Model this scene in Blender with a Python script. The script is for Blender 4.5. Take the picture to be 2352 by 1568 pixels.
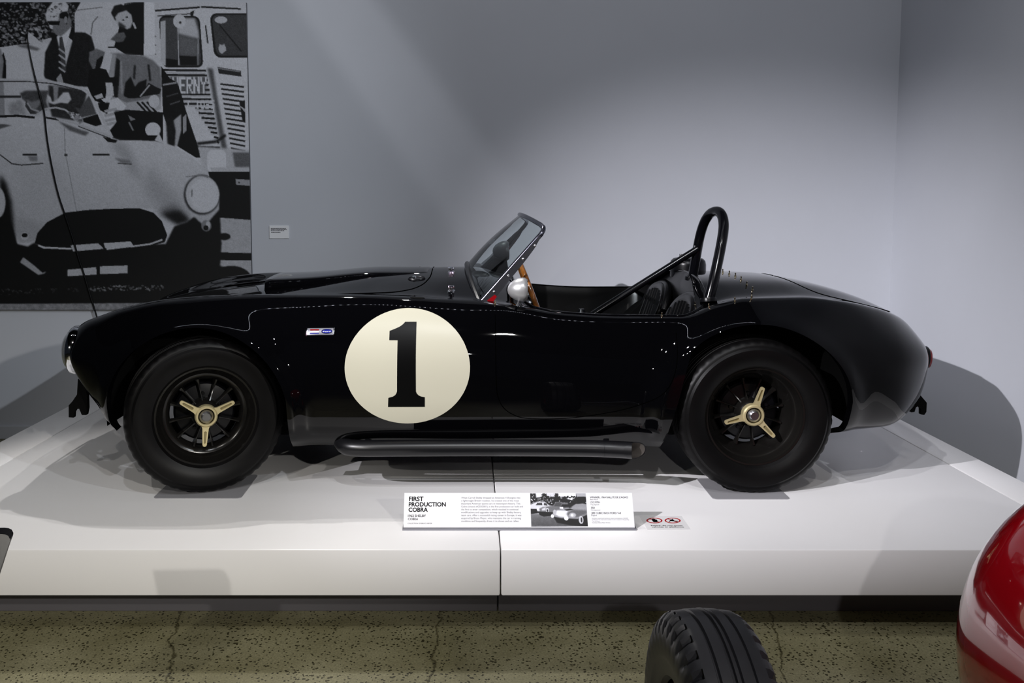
import bpy, bmesh, math, random
import numpy as np
from mathutils import Vector, Matrix, Euler
from mathutils.bvhtree import BVHTree

random.seed(7)
RNG = np.random.default_rng(7)
for o in list(bpy.data.objects):
    bpy.data.objects.remove(o, do_unlink=True)
C = bpy.context.scene.collection
SC = bpy.context.scene

# ------------------------------------------------------------------ camera, world, lights, exposure
F, PITCH, PPX = 2000.0, 0.08, 1072.0
EYE = 1.55
PPY = 456 + F * math.tan(PITCH)
cam = bpy.data.cameras.new('camera')
cam.sensor_width = 36.0
cam.lens = F * 36.0 / 2352
cam.shift_x = (1176 - PPX) / 2352
cam.shift_y = -(784 - PPY) / 2352
cam.clip_start = 0.05
co = bpy.data.objects.new('camera', cam); C.objects.link(co)
co.location = (0, 0, EYE)
co.rotation_euler = (math.pi / 2 - PITCH, 0, 0)
SC.camera = co

w = bpy.data.worlds.new('world'); SC.world = w; w.use_nodes = True
w.node_tree.nodes['Background'].inputs[0].default_value = (0.55, 0.65, 0.85, 1)
w.node_tree.nodes['Background'].inputs[1].default_value = 0.012

SC.view_settings.view_transform = 'Standard'
SC.view_settings.look = 'None'
SC.view_settings.exposure = 0.0
SC.view_settings.gamma = 1.0
SC.view_settings.use_curve_mapping = False


def spot(name, loc, aim, power, size, blend, radius, col):
    l = bpy.data.lights.new(name, 'SPOT')
    l.energy = power; l.spot_size = math.radians(size); l.spot_blend = blend
    l.shadow_soft_size = radius; l.color = col
    o = bpy.data.objects.new(name, l); C.objects.link(o)
    o.location = loc
    o.rotation_euler = (Vector(aim) - Vector(loc)).to_track_quat('-Z', 'Y').to_euler()
    return o


def area(name, loc, aim, power, sx, sy, col, spread=180):
    l = bpy.data.lights.new(name, 'AREA')
    l.energy = power; l.shape = 'RECTANGLE'; l.size = sx; l.size_y = sy; l.color = col
    l.spread = math.radians(spread)
    o = bpy.data.objects.new(name, l); C.objects.link(o)
    o.location = loc
    o.rotation_euler = (Vector(aim) - Vector(loc)).to_track_quat('-Z', 'Y').to_euler()
    return o


spot('key_spot', (-4.3, -0.75, 4.4), (2.15, 5.3, 0.22), 3000, 27, 1.0, 0.03, (0.97, 0.95, 1.0))
spot('wash_fill', (0.0, 0.2, 4.9), (0.2, 5.54, 2.2), 270, 92, 1.0, 0.05, (0.92, 0.95, 1.0))  # added fill, lifts the base brightness of the back wall
spot('front_right_spot', (2.45, 0.3, 3.4), (-3.1, 5.4, 1.6), 520, 46, 1.0, 0.03, (0.88, 0.94, 1.0))
spot('back_left_spot', (-0.9, 5.2, 4.3), (-1.0, 3.15, 0.3), 215, 48, 0.5, 0.03, (1.0, 0.97, 0.94))
spot('back_left_spot', (-0.3, 5.1, 4.4), (-0.8, 3.15, 0.3), 110, 48, 0.5, 0.03, (1.0, 0.97, 0.94))
spot('left_spot', (-3.0, -1.5, 2.9), (-1.3, 2.93, 0.15), 230, 44, 0.9, 0.04, (1.0, 0.96, 0.88))
spot('right_low_fill', (2.2, -1.5, 2.5), (-1.7, 2.93, 0.1), 620, 34, 1.0, 0.04, (1.0, 0.96, 0.90))  # added low fill that brightens the slab's left front face
spot('left_top_spot', (-1.7, -0.4, 4.9), (-1.5, 2.93, 0.1), 150, 48, 1.0, 0.04, (1.0, 0.96, 0.90))
spot('front_top_spot', (0.8, -0.4, 4.9), (0.9, 2.93, 0.1), 150, 48, 1.0, 0.04, (1.0, 0.97, 0.95))
spot('front_spot', (0.3, -2.5, 2.7), (1.5, 2.8, 0.1), 170, 40, 1.0, 0.04, (1.0, 0.97, 0.96))
spot('right_top_fill', (1.9, 1.2, 4.8), (1.9, 2.95, 0.2), 70, 46, 1.0, 0.04, (1.0, 0.97, 0.96))  # extra lamp, put in to lighten the slab's right end
spot('right_wall_fill', (0.2, 1.6, 4.9), (2.71, 3.2, 0.9), 170, 60, 1.0, 0.04, (0.97, 0.97, 1.0))  # added to light the right wall so the car's tail reflects more
BAND_L = (-2.6, 2.2, 4.9)
spot('added_band_spot', BAND_L, (-0.45, 5.54, 2.15), 80, 40, 0.15, 0.004, (0.95, 0.96, 1.0))  # added lamp, imitates the light thrown back by the windscreen

# ------------------------------------------------------------------ helpers


def at(px, py, Y):
    """world point on the plane Y = const that lies on the photograph's pixel"""
    u = (px - PPX) / F; v = -(py - PPY) / F
    d = Vector((u, math.cos(PITCH) + v * math.sin(PITCH), -math.sin(PITCH) + v * math.cos(PITCH)))
    return Vector((0, 0, EYE)) + d * (Y / d.y)


def ray(px, py):
    u = (px - PPX) / F; v = -(py - PPY) / F
    return Vector((u, math.cos(PITCH) + v * math.sin(PITCH), -math.sin(PITCH) + v * math.cos(PITCH))).normalized()


def atz(px, py, Z):
    d = ray(px, py)
    return Vector((0, 0, EYE)) + d * ((Z - EYE) / d.z)


def mat(name, col, rough=0.5, metal=0.0, coat=0.0, spec=0.5, noise=None, bump=None, trans=0.0, ior=1.45):
    m = bpy.data.materials.new(name); m.use_nodes = True
    nt = m.node_tree; b = nt.nodes['Principled BSDF']
    b.inputs['Base Color'].default_value = (*col, 1)
    b.inputs['Roughness'].default_value = rough
    b.inputs['Metallic'].default_value = metal
    b.inputs['Coat Weight'].default_value = coat
    b.inputs['Coat Roughness'].default_value = 0.02
    b.inputs['Specular IOR Level'].default_value = spec
    b.inputs['Transmission Weight'].default_value = trans
    b.inputs['IOR'].default_value = ior
    tc = nt.nodes.new('ShaderNodeTexCoord')
    if noise:
        sc, amt = noise
        n = nt.nodes.new('ShaderNodeTexNoise'); n.inputs['Scale'].default_value = sc
        n.inputs['Detail'].default_value = 6
        nt.links.new(tc.outputs['Object'], n.inputs['Vector'])
        r = nt.nodes.new('ShaderNodeValToRGB')
        r.color_ramp.elements[0].position = 0.3; r.color_ramp.elements[1].position = 0.7
        r.color_ramp.elements[0].color = (*[c * (1 - amt) for c in col], 1)
        r.color_ramp.elements[1].color = (*[min(1, c * (1 + amt)) for c in col], 1)
        nt.links.new(n.outputs['Fac'], r.inputs['Fac'])
        nt.links.new(r.outputs['Color'], b.inputs['Base Color'])
    if bump:
        sc, st, dist = bump
        n = nt.nodes.new('ShaderNodeTexNoise'); n.inputs['Scale'].default_value = sc
        n.inputs['Detail'].default_value = 4
        nt.links.new(tc.outputs['Object'], n.inputs['Vector'])
        bp = nt.nodes.new('ShaderNodeBump'); bp.inputs['Strength'].default_value = st
        bp.inputs['Distance'].default_value = dist
        nt.links.new(n.outputs['Fac'], bp.inputs['Height'])
        nt.links.new(bp.outputs['Normal'], b.inputs['Normal'])
    return m


M = {}
M['wall'] = mat('wall_paint', (0.55, 0.565, 0.61), 0.75, noise=(1.5, 0.02), bump=(90, 0.03, 0.002))
M['slab'] = mat('white_laminate', (0.80, 0.79, 0.79), 0.32, noise=(2.0, 0.015))
M['plinth'] = mat('grey_plinth', (0.10, 0.095, 0.105), 0.55)
M['void'] = mat('black_void', (0.01, 0.01, 0.01), 0.8)
M['paint'] = mat('black_car_paint', (0.0012, 0.0012, 0.0016), 0.02, spec=0.5, ior=1.40)
M['satin'] = mat('satin_black', (0.0022, 0.0022, 0.003), 0.30, spec=0.3, bump=(60, 0.04, 0.002))
M['matte'] = mat('matte_black', (0.0012, 0.0012, 0.0012), 0.8, spec=0.1)
M['railalloy'] = mat('dark_polished_alloy', (0.16, 0.16, 0.20), 0.2, metal=1)
M['gloss'] = mat('gloss_black_tube', (0.002, 0.002, 0.003), 0.17, spec=0.5)
M['alloy'] = mat('polished_alloy', (0.50, 0.50, 0.56), 0.24, metal=1)
M['badge'] = mat('badge_metal', (0.24, 0.24, 0.27), 0.3, metal=0.6)
M['rubber'] = mat('tyre_rubber', (0.0018, 0.0016, 0.0017), 0.42, spec=0.2, noise=(14, 0.25), bump=(70, 0.06, 0.002))
M['rim'] = mat('black_wheel_enamel', (0.006, 0.0055, 0.005), 0.22)
M['chrome'] = mat('chrome', (0.78, 0.79, 0.82), 0.06, metal=1)
M['silver'] = mat('silver_paint', (0.42, 0.42, 0.42), 0.36, metal=0.55)
M['mirror'] = mat('mirror_glass', (0.8, 0.82, 0.82), 0.02, metal=1)
M['brass'] = mat('pale_gold_alloy', (0.62, 0.53, 0.30), 0.38, metal=0.6, bump=(120, 0.08, 0.001))
M['slot'] = mat('gold_alloy_recess', (0.22, 0.18, 0.085), 0.5, metal=0.4)
M['steel'] = mat('turned_steel', (0.42, 0.42, 0.44), 0.28, metal=1)
M['stud'] = mat('brass_stud', (0.8, 0.7, 0.5), 0.18, metal=1)
M['cream'] = mat('cream_roundel', (0.47, 0.45, 0.35), 0.32, spec=0.3)
M['ink'] = mat('black_ink', (0.0018, 0.0018, 0.0018), 0.35, spec=0.15)
M['leather'] = mat('black_leather', (0.0016, 0.0016, 0.0018), 0.28, spec=0.24, bump=(160, 0.10, 0.001))
M['wood'] = mat('varnished_wood', (0.28, 0.095, 0.018), 0.18, coat=1.0, noise=(24, 0.5))
M['white'] = mat('white_card', (0.82, 0.82, 0.84), 0.5)
M['greyink'] = mat('grey_ink', (0.09, 0.09, 0.10), 0.6)
M['alu'] = mat('grey_holder', (0.16, 0.16, 0.18), 0.4, metal=0.4)
M['red'] = mat('red_sign_ink', (0.42, 0.01, 0.015), 0.5)
M['decal'] = mat('clear_white_film', (0.82, 0.81, 0.815), 0.25)
M['redpaint'] = mat('red_car_paint', (0.62, 0.003, 0.012), 0.10, coat=1.0)
M['redlens'] = mat('red_lens', (0.18, 0.004, 0.006), 0.08, coat=1.0)
M['amber'] = mat('red_plastic', (0.22, 0.004, 0.006), 0.12)
M['blue'] = mat('blue_enamel', (0.01, 0.015, 0.22), 0.2, coat=0.6)
M['pad'] = mat('grey_mat', (0.30, 0.295, 0.31), 0.35)
M['lens'] = mat('headlamp_glass', (0.8, 0.84, 0.88), 0.02, metal=0.85)
M['gap'] = mat('shut_line', (0.0005, 0.0005, 0.0005), 1.0, spec=0.0)


def glass_mat():
    m = bpy.data.materials.new('tinted_windscreen_glass'); m.use_nodes = True
    nt = m.node_tree; nt.nodes.clear()
    out = nt.nodes.new('ShaderNodeOutputMaterial'); mix = nt.nodes.new('ShaderNodeMixShader')
    tr = nt.nodes.new('ShaderNodeBsdfTransparent'); gl = nt.nodes.new('ShaderNodeBsdfGlossy')
    fr = nt.nodes.new('ShaderNodeFresnel'); fr.inputs[0].default_value = 1.45
    tr.inputs[0].default_value = (0.74, 0.82, 0.83, 1)
    gl.inputs['Roughness'].default_value = 0.01
    nt.links.new(fr.outputs[0], mix.inputs[0]); nt.links.new(tr.outputs[0], mix.inputs[1])
    nt.links.new(gl.outputs[0], mix.inputs[2]); nt.links.new(mix.outputs[0], out.inputs[0])
    return m


M['glass'] = glass_mat()


def link(name, me, m, parent=None, loc=(0, 0, 0), rot=(0, 0, 0), smooth=True, angle=40):
    if m is not None and not me.materials:
        me.materials.append(m)
    o = bpy.data.objects.new(name, me); C.objects.link(o)
    if parent is not None:
        o.parent = parent
    o.location = loc; o.rotation_euler = rot
    if smooth and len(me.polygons):
        me.polygons.foreach_set('use_smooth', [True] * len(me.polygons))
        if angle:
            me.set_sharp_from_angle(angle=math.radians(angle))
    return o


def mesh(name, V, Fc, off=(0, 0, 0)):
    me = bpy.data.meshes.new(name)
    me.from_pydata([(v[0] - off[0], v[1] - off[1], v[2] - off[2]) for v in V], [], Fc)
    me.validate(); me.update()
    return me


class Geo:
    """collects verts and faces for one mesh (world coordinates)"""

    def __init__(s):
        s.V = []; s.F = []; s.mi = []

    def add(s, V, Fc, mi=0):
        n = len(s.V)
        s.V += [tuple(v) for v in V]; s.F += [[i + n for i in f] for f in Fc]; s.mi += [mi] * len(Fc)
        return s

    def box(s, x0, x1, y0, y1, z0, z1, bev=0.0, mi=0, mtx=None):
        if bev <= 0:
            V = [(x0, y0, z0), (x1, y0, z0), (x1, y1, z0), (x0, y1, z0), (x0, y0, z1), (x1, y0, z1), (x1, y1, z1), (x0, y1, z1)]
            Fc = [(0, 3, 2, 1), (4, 5, 6, 7), (0, 1, 5, 4), (1, 2, 6, 5), (2, 3, 7, 6), (3, 0, 4, 7)]
        else:
            bm = bmesh.new(); bmesh.ops.create_cube(bm, size=1)
            for v in bm.verts:
                v.co = Vector(((x0 + x1) / 2 + v.co.x * (x1 - x0), (y0 + y1) / 2 + v.co.y * (y1 - y0), (z0 + z1) / 2 + v.co.z * (z1 - z0)))
            bmesh.ops.bevel(bm, geom=bm.edges[:], offset=bev, segments=2, affect='EDGES', profile=0.5)
            bm.verts.index_update()
            V = [v.co.copy() for v in bm.verts]; Fc = [[v.index for v in f.verts] for f in bm.faces]; bm.free()
        if mtx is not None:
            V = [mtx @ Vector(v) for v in V]
        return s.add(V, Fc, mi)

    def tube(s, P, r, n=12, closed=False, caps=True, mi=0, squash=None):
        P = [Vector(p) for p in P]; m = len(P)
        R = r if hasattr(r, '__len__') else [r] * m
        T = []
        for i in range(m):
            if closed:
                t = P[(i + 1) % m] - P[i - 1]
            else:
                t = P[min(i + 1, m - 1)] - P[max(i - 1, 0)]
            T.append(t.normalized())
        up = Vector((0, 0, 1)) if abs(T[0].z) < 0.9 else Vector((1, 0, 0))
        nrm = (up - T[0] * up.dot(T[0])).normalized()
        V = []
        for i in range(m):
            nrm = (nrm - T[i] * nrm.dot(T[i])).normalized()
            b = T[i].cross(nrm)
            for k in range(n):
                a = 2 * math.pi * k / n
                q = squash or (1, 1)
                V.append(P[i] + (nrm * math.cos(a) * q[0] + b * math.sin(a) * q[1]) * R[i])
        Fc = []
        for i in range(m if closed else m - 1):
            j = (i + 1) % m
            for k in range(n):
                l = (k + 1) % n
                Fc.append((i * n + k, i * n + l, j * n + l, j * n + k))
        if caps and not closed:
            Fc.append(list(range(n))[::-1]); Fc.append([(m - 1) * n + k for k in range(n)])
        return s.add(V, Fc, mi)

    def lathe(s, prof, n=48, mtx=None, mi=0, a0=0.0, a1=2 * math.pi):
        """prof = [(radius, h)]; axis = local Z"""
        full = abs(a1 - a0 - 2 * math.pi) < 1e-6
        m = len(prof); V = []; cols = n if full else n + 1
        for k in range(cols):
            a = a0 + (a1 - a0) * k / n
            for r, h in prof:
                V.append(Vector((r * math.cos(a), r * math.sin(a), h)))
        Fc = []
        for k in range(n):
            l = (k + 1) % cols
            for i in range(m - 1):
                Fc.append((k * m + i, l * m + i, l * m + i + 1, k * m + i + 1))
        if mtx is not None:
            V = [mtx @ v for v in V]
        return s.add(V, Fc, mi)

    def plate(s, outline, d, mi=0):
        """extrude a closed planar outline (list of 3D points) by vector d"""
        n = len(outline); d = Vector(d)
        V = [Vector(p) for p in outline] + [Vector(p) + d for p in outline]
        Fc = [list(range(n)), list(range(n, 2 * n))[::-1]]
        Fc += [(i, n + i, n + (i + 1) % n, (i + 1) % n) for i in range(n)]
        return s.add(V, Fc, mi)

    def obj(s, name, m, parent=None, smooth=True, angle=40, clean=True):
        off = parent_world(parent) if parent is not None else Vector((0, 0, 0))
        me = mesh(name, s.V, s.F, off)
        ms = m if isinstance(m, (list, tuple)) else [m]
        for x in ms:
            me.materials.append(x)
        if len(ms) > 1:
            me.polygons.foreach_set('material_index', s.mi)
        if clean:
            bm = bmesh.new(); bm.from_mesh(me)
            bmesh.ops.remove_doubles(bm, verts=bm.verts[:], dist=1e-6)
            bmesh.ops.recalc_face_normals(bm, faces=bm.faces[:])
            bm.to_mesh(me); bm.free()
        return link(name, me, None, parent, smooth=smooth, angle=angle)


def parent_world(p):
    v = Vector((0, 0, 0))
    while p is not None:
        v += Vector(p.location); p = p.parent
    return v


def tag(o, label, cat, group=None):
    o['label'] = label; o['category'] = cat
    if group:
        o['group'] = group
    return o


def thing(name, loc, label, cat, group=None):
    o = bpy.data.objects.new(name, None); C.objects.link(o)
    o.location = loc; o.empty_display_size = 0.1
    return tag(o, label, cat, group)


def struct(o):
    o['kind'] = 'structure'
    return o


def axis_mtx(origin, axis, xdir=(0, 0, 1)):
    """matrix whose local Z points along axis"""
    z = Vector(axis).normalized(); x = Vector(xdir); x = (x - z * x.dot(z)).normalized(); y = z.cross(x)
    m = Matrix((x, y, z)).transposed().to_4x4(); m.translation = Vector(origin)
    return m


def catmull(P, n):
    """smooth open path through P"""
    P = [Vector(p) for p in P]; out = []
    Q = [P[0] * 2 - P[1]] + P + [P[-1] * 2 - P[-2]]
    for i in range(1, len(Q) - 2):
        for k in range(n):
            t = k / n
            a, b, c, d = Q[i - 1], Q[i], Q[i + 1], Q[i + 2]
            out.append(0.5 * ((2 * b) + (c - a) * t + (2 * a - 5 * b + 4 * c - d) * t * t + (3 * b - a - 3 * c + d) * t ** 3))
    out.append(P[-1])
    return out


def pchip(xk, yk, x):
    xk = np.asarray(xk, float); yk = np.asarray(yk, float); x = np.asarray(x, float)
    h = np.diff(xk); d = np.diff(yk) / h
    m = np.zeros_like(yk)
    m[0] = d[0]; m[-1] = d[-1]
    for i in range(1, len(xk) - 1):
        if d[i - 1] * d[i] > 0:
            w1 = 2 * h[i] + h[i - 1]; w2 = h[i] + 2 * h[i - 1]
            m[i] = (w1 + w2) / (w1 / d[i - 1] + w2 / d[i])
    i = np.clip(np.searchsorted(xk, x) - 1, 0, len(xk) - 2)
    t = (x - xk[i]) / h[i]
    t = np.clip(t, 0, 1)
    return ((2 * t ** 3 - 3 * t ** 2 + 1) * yk[i] + (t ** 3 - 2 * t ** 2 + t) * h[i] * m[i] + (-2 * t ** 3 + 3 * t ** 2) * yk[i + 1] + (t ** 3 - t ** 2) * h[i] * m[i + 1])


# ---- lettering
def text_geo(s, bold=0.0):
    cu = bpy.data.curves.new('text', 'FONT'); cu.body = s; cu.size = 1; cu.offset = bold; cu.resolution_u = 3
    o = bpy.data.objects.new('text', cu); C.objects.link(o)
    dg = bpy.context.evaluated_depsgraph_get(); me = bpy.data.meshes.new_from_object(o.evaluated_get(dg))
    V = [v.co.copy() for v in me.vertices]; Fc = [list(q.vertices) for q in me.polygons]
    bpy.data.objects.remove(o); bpy.data.curves.remove(cu); bpy.data.meshes.remove(me)
    x0 = min(v.x for v in V); x1 = max(v.x for v in V)
    return [(v.x - x0) / (x1 - x0) for v in V], [v.y / (x1 - x0) for v in V], Fc


def lettering(name, s, P0, P1, updir, nrm, m, parent, bold=0.0, tall=1.0):
    """text from P0 to P1 on a plane"""
    ux, uy, Fc = text_geo(s, bold)
    d = P1 - P0; L = d.length
    V = [P0 + d * x + updir * (y * L * tall) + nrm * .0004 for x, y in zip(ux, uy)]
    return Geo().add(V, Fc).obj(name, m, parent, smooth=False, clean=False)


# ------------------------------------------------------------------ setting
ZP = 0.338           # platform top
YW = 5.54            # back wall
XR = 2.71            # right wall
YF = 2.93            # platform front edge


def floor_mat():
    m = bpy.data.materials.new('worn_olive_concrete'); m.use_nodes = True
    nt = m.node_tree; b = nt.nodes['Principled BSDF']
    L = nt.links.new
    tc = nt.nodes.new('ShaderNodeTexCoord')

    def noise(sc, det=8, rough=0.6):
        n = nt.nodes.new('ShaderNodeTexNoise'); n.inputs['Scale'].default_value = sc
        n.inputs['Detail'].default_value = det; n.inputs['Roughness'].default_value = rough
        L(tc.outputs['Object'], n.inputs['Vector']); return n

    def ramp(f, p0, p1, c0, c1):
        r = nt.nodes.new('ShaderNodeValToRGB')
        r.color_ramp.elements[0].position = p0; r.color_ramp.elements[1].position = p1
        r.color_ramp.elements[0].color = (*c0, 1); r.color_ramp.elements[1].color = (*c1, 1)
        L(f, r.inputs['Fac']); return r

    def mul(a, bb, f=1.0):
        x = nt.nodes.new('ShaderNodeMix'); x.data_type = 'RGBA'; x.blend_type = 'MULTIPLY'
        x.inputs[0].default_value = f
        L(a, x.inputs[6]); L(bb, x.inputs[7]); return x.outputs[2]
    base = ramp(noise(3.0).outputs['Fac'], 0.3, 0.7, (0.165, 0.153, 0.082), (0.275, 0.26, 0.16))
    grain = ramp(noise(140, 3).outputs['Fac'], 0.3, 0.7, (0.7, 0.7, 0.68), (1.15, 1.15, 1.12))
    c = mul(base.outputs['Color'], grain.outputs['Color'])
    # pits
    vo = nt.nodes.new('ShaderNodeTexVoronoi'); vo.inputs['Scale'].default_value = 70; vo.inputs['Randomness'].default_value = 1
    dn = noise(45, 3); dm = nt.nodes.new('ShaderNodeMix'); dm.data_type = 'RGBA'; dm.inputs[0].default_value = 0.018
    L(tc.outputs['Object'], dm.inputs[6]); L(dn.outputs['Color'], dm.inputs[7]); L(dm.outputs[2], vo.inputs['Vector'])
    nz = noise(9, 4)
    add = nt.nodes.new('ShaderNodeMath'); add.operation = 'MULTIPLY_ADD'
    L(nz.outputs['Fac'], add.inputs[0]); add.inputs[1].default_value = -0.55; L(vo.outputs['Distance'], add.inputs[2])
    pits = ramp(add.outputs[0], -0.325, -0.295, (0.18, 0.17, 0.13), (1, 1, 1))
    c = mul(c, pits.outputs['Color'])
    # cracks
    wn = noise(2.6, 6, 0.7)
    mixv = nt.nodes.new('ShaderNodeMix'); mixv.data_type = 'RGBA'; mixv.inputs[0].default_value = 0.12
    L(tc.outputs['Object'], mixv.inputs[6]); L(wn.outputs['Color'], mixv.inputs[7])
    vc = nt.nodes.new('ShaderNodeTexVoronoi'); vc.feature = 'DISTANCE_TO_EDGE'; vc.inputs['Scale'].default_value = 0.8
    L(mixv.outputs[2], vc.inputs['Vector'])
    crack = ramp(vc.outputs['Distance'], 0.001, 0.0035, (0.25, 0.23, 0.16), (1, 1, 1))
    c = mul(c, crack.outputs['Color'])
    L(c, b.inputs['Base Color'])
    b.inputs['Roughness'].default_value = 0.42
    bp = nt.nodes.new('ShaderNodeBump'); bp.inputs['Strength'].default_value = 0.25; bp.inputs['Distance'].default_value = 0.004
    L(crack.outputs['Color'], bp.inputs['Height']); L(bp.outputs['Normal'], b.inputs['Normal'])
    return m


M['floor'] = floor_mat()
struct(Geo().box(-7, XR + 0.15, -5, YW + 0.15, -0.1, 0).obj('floor', M['floor'], smooth=False))
struct(Geo().box(-7, XR + 0.15, YW, YW + 0.15, 0, 5.2).obj('wall_back', M['wall'], smooth=False))
struct(Geo().box(XR, XR + 0.15, -1.0, YW, 0, 5.2).obj('wall_right', M['wall'], smooth=False))
struct(Geo().box(-7, XR, YW - 0.014, YW, 0, 0.086, bev=0.003).obj('baseboard_back', M['wall'], smooth=False))
struct(Geo().box(XR - 0.014, XR, -1.0, YW - 0.014, 0, 0.086, bev=0.003).obj('baseboard_right', M['wall'], smooth=False))

M['ceil'] = mat('black_ceiling', (0.012, 0.012, 0.014), 0.9, spec=0.1)
struct(Geo().box(-7, XR + 0.15, -5, YW + 0.15, 5.2, 5.3).obj('ceiling', M['ceil'], smooth=False))
# lamp strip on the ceiling (its small lamps are mirrored in the car's wings)
M['led'] = mat('strip_lamp_glow', (1, 1, 1), 0.5)
M['led'].node_tree.nodes['Principled BSDF'].inputs['Emission Color'].default_value = (0.86, 0.9, 1, 1)
M['led'].node_tree.nodes['Principled BSDF'].inputs['Emission Strength'].default_value = 90
rail = struct(Geo().box(-3.6, 2.4, 2.98, 3.02, 5.17, 5.2).obj('trim_1', M['ceil'], smooth=False))
g = Geo()
for k in range(112):
    x = -3.5 + k * .052
    g.box(x, x + .013, 2.993, 3.007, 5.162, 5.170)
o = g.obj('small_lamps', M['led'], rail, smooth=False); o['kind'] = 'stuff'
# added unseen lamp; three flaps shape its light like the windscreen's reflected band
ax_ = (Vector((-0.45, YW, 2.15)) - Vector(BAND_L)).normalized()
pc_ = Vector(BAND_L) + ax_ * .25


def on_flap(px, py):
    d = (at(px, py, YW) - Vector(BAND_L)); k = .25 / d.dot(ax_)
    return Vector(BAND_L) + d * k


hous = Geo().tube([Vector(BAND_L) - ax_ * .16, Vector(BAND_L) - ax_ * .03], .07, 20).obj('added_band_lamp', M['ceil'])
hous['kind'] = 'structure'
Geo().tube([Vector(BAND_L) - ax_ * .1, Vector((BAND_L[0] - ax_.x * .1, BAND_L[1] - ax_.y * .1, 5.2))], .012, 8).obj('band_lamp_hanger', M['ceil'], hous)
e_ = [(on_flap(545, -180), on_flap(1118, 640)), (on_flap(765, -130), on_flap(1290, 566)), (on_flap(1118, 640), on_flap(1290, 480))]
mid = (e_[0][0] + e_[1][0]) / 2
for k, (p_, q_) in enumerate(e_):
    d_ = (q_ - p_).normalized(); n_ = d_.cross(ax_).normalized()
    ref = (e_[0][0] + e_[1][1]) / 2 if k < 2 else mid
    if n_.dot(ref - p_) > 0:
        n_ = -n_
    m_ = (p_ + q_) / 2
    Geo().plate([m_ - d_ * .3, m_ + d_ * .3, m_ + d_ * .3 + n_ * .3, m_ - d_ * .3 + n_ * .3], ax_ * .001).obj('band_flap', M['ceil'], hous, smooth=False)

# ------------------------------------------------------------------ display platform
YB = 5.505
plat = thing('display_platform', (0.118, 4.2, 0), 'low white display platform under the black roadster', 'platform')
for x0, x1 in ((-2.335, -2.127), (-2.123, 0.116), (0.120, 2.209), (2.213, 2.392)):
    Geo().box(x0, x1, YF, YB, 0.172, ZP, bev=0.006).obj('top_panel', M['slab'], plat, angle=30)
for x0, x1 in ((-2.1, 0.1145), (0.1195, 2.15)):
    Geo().box(x0, x1, YF + 0.24, YF + 0.262, 0.0, 0.172, bev=0.002).obj('skirting_panel', M['plinth'], plat, smooth=False)
Geo().box(-2.05, 2.1, YF + 0.275, YB - 0.1, 0.0, 0.172).obj('base', M['void'], plat, smooth=False)

exec_order = []

# ------------------------------------------------------------------ black roadster
YC = 4.235                      # centre plane of the car
XF, XB, ZH = -1.092, 1.183, 0.3215   # axle stations, hub height above platform
RF, RR = 0.372, 0.383           # wheel arch radii
car = thing('vintage_roadster', (0.05, YC, ZP),
            'glossy black open roadster with cream number 1 roundel on the white platform', 'car')

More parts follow.
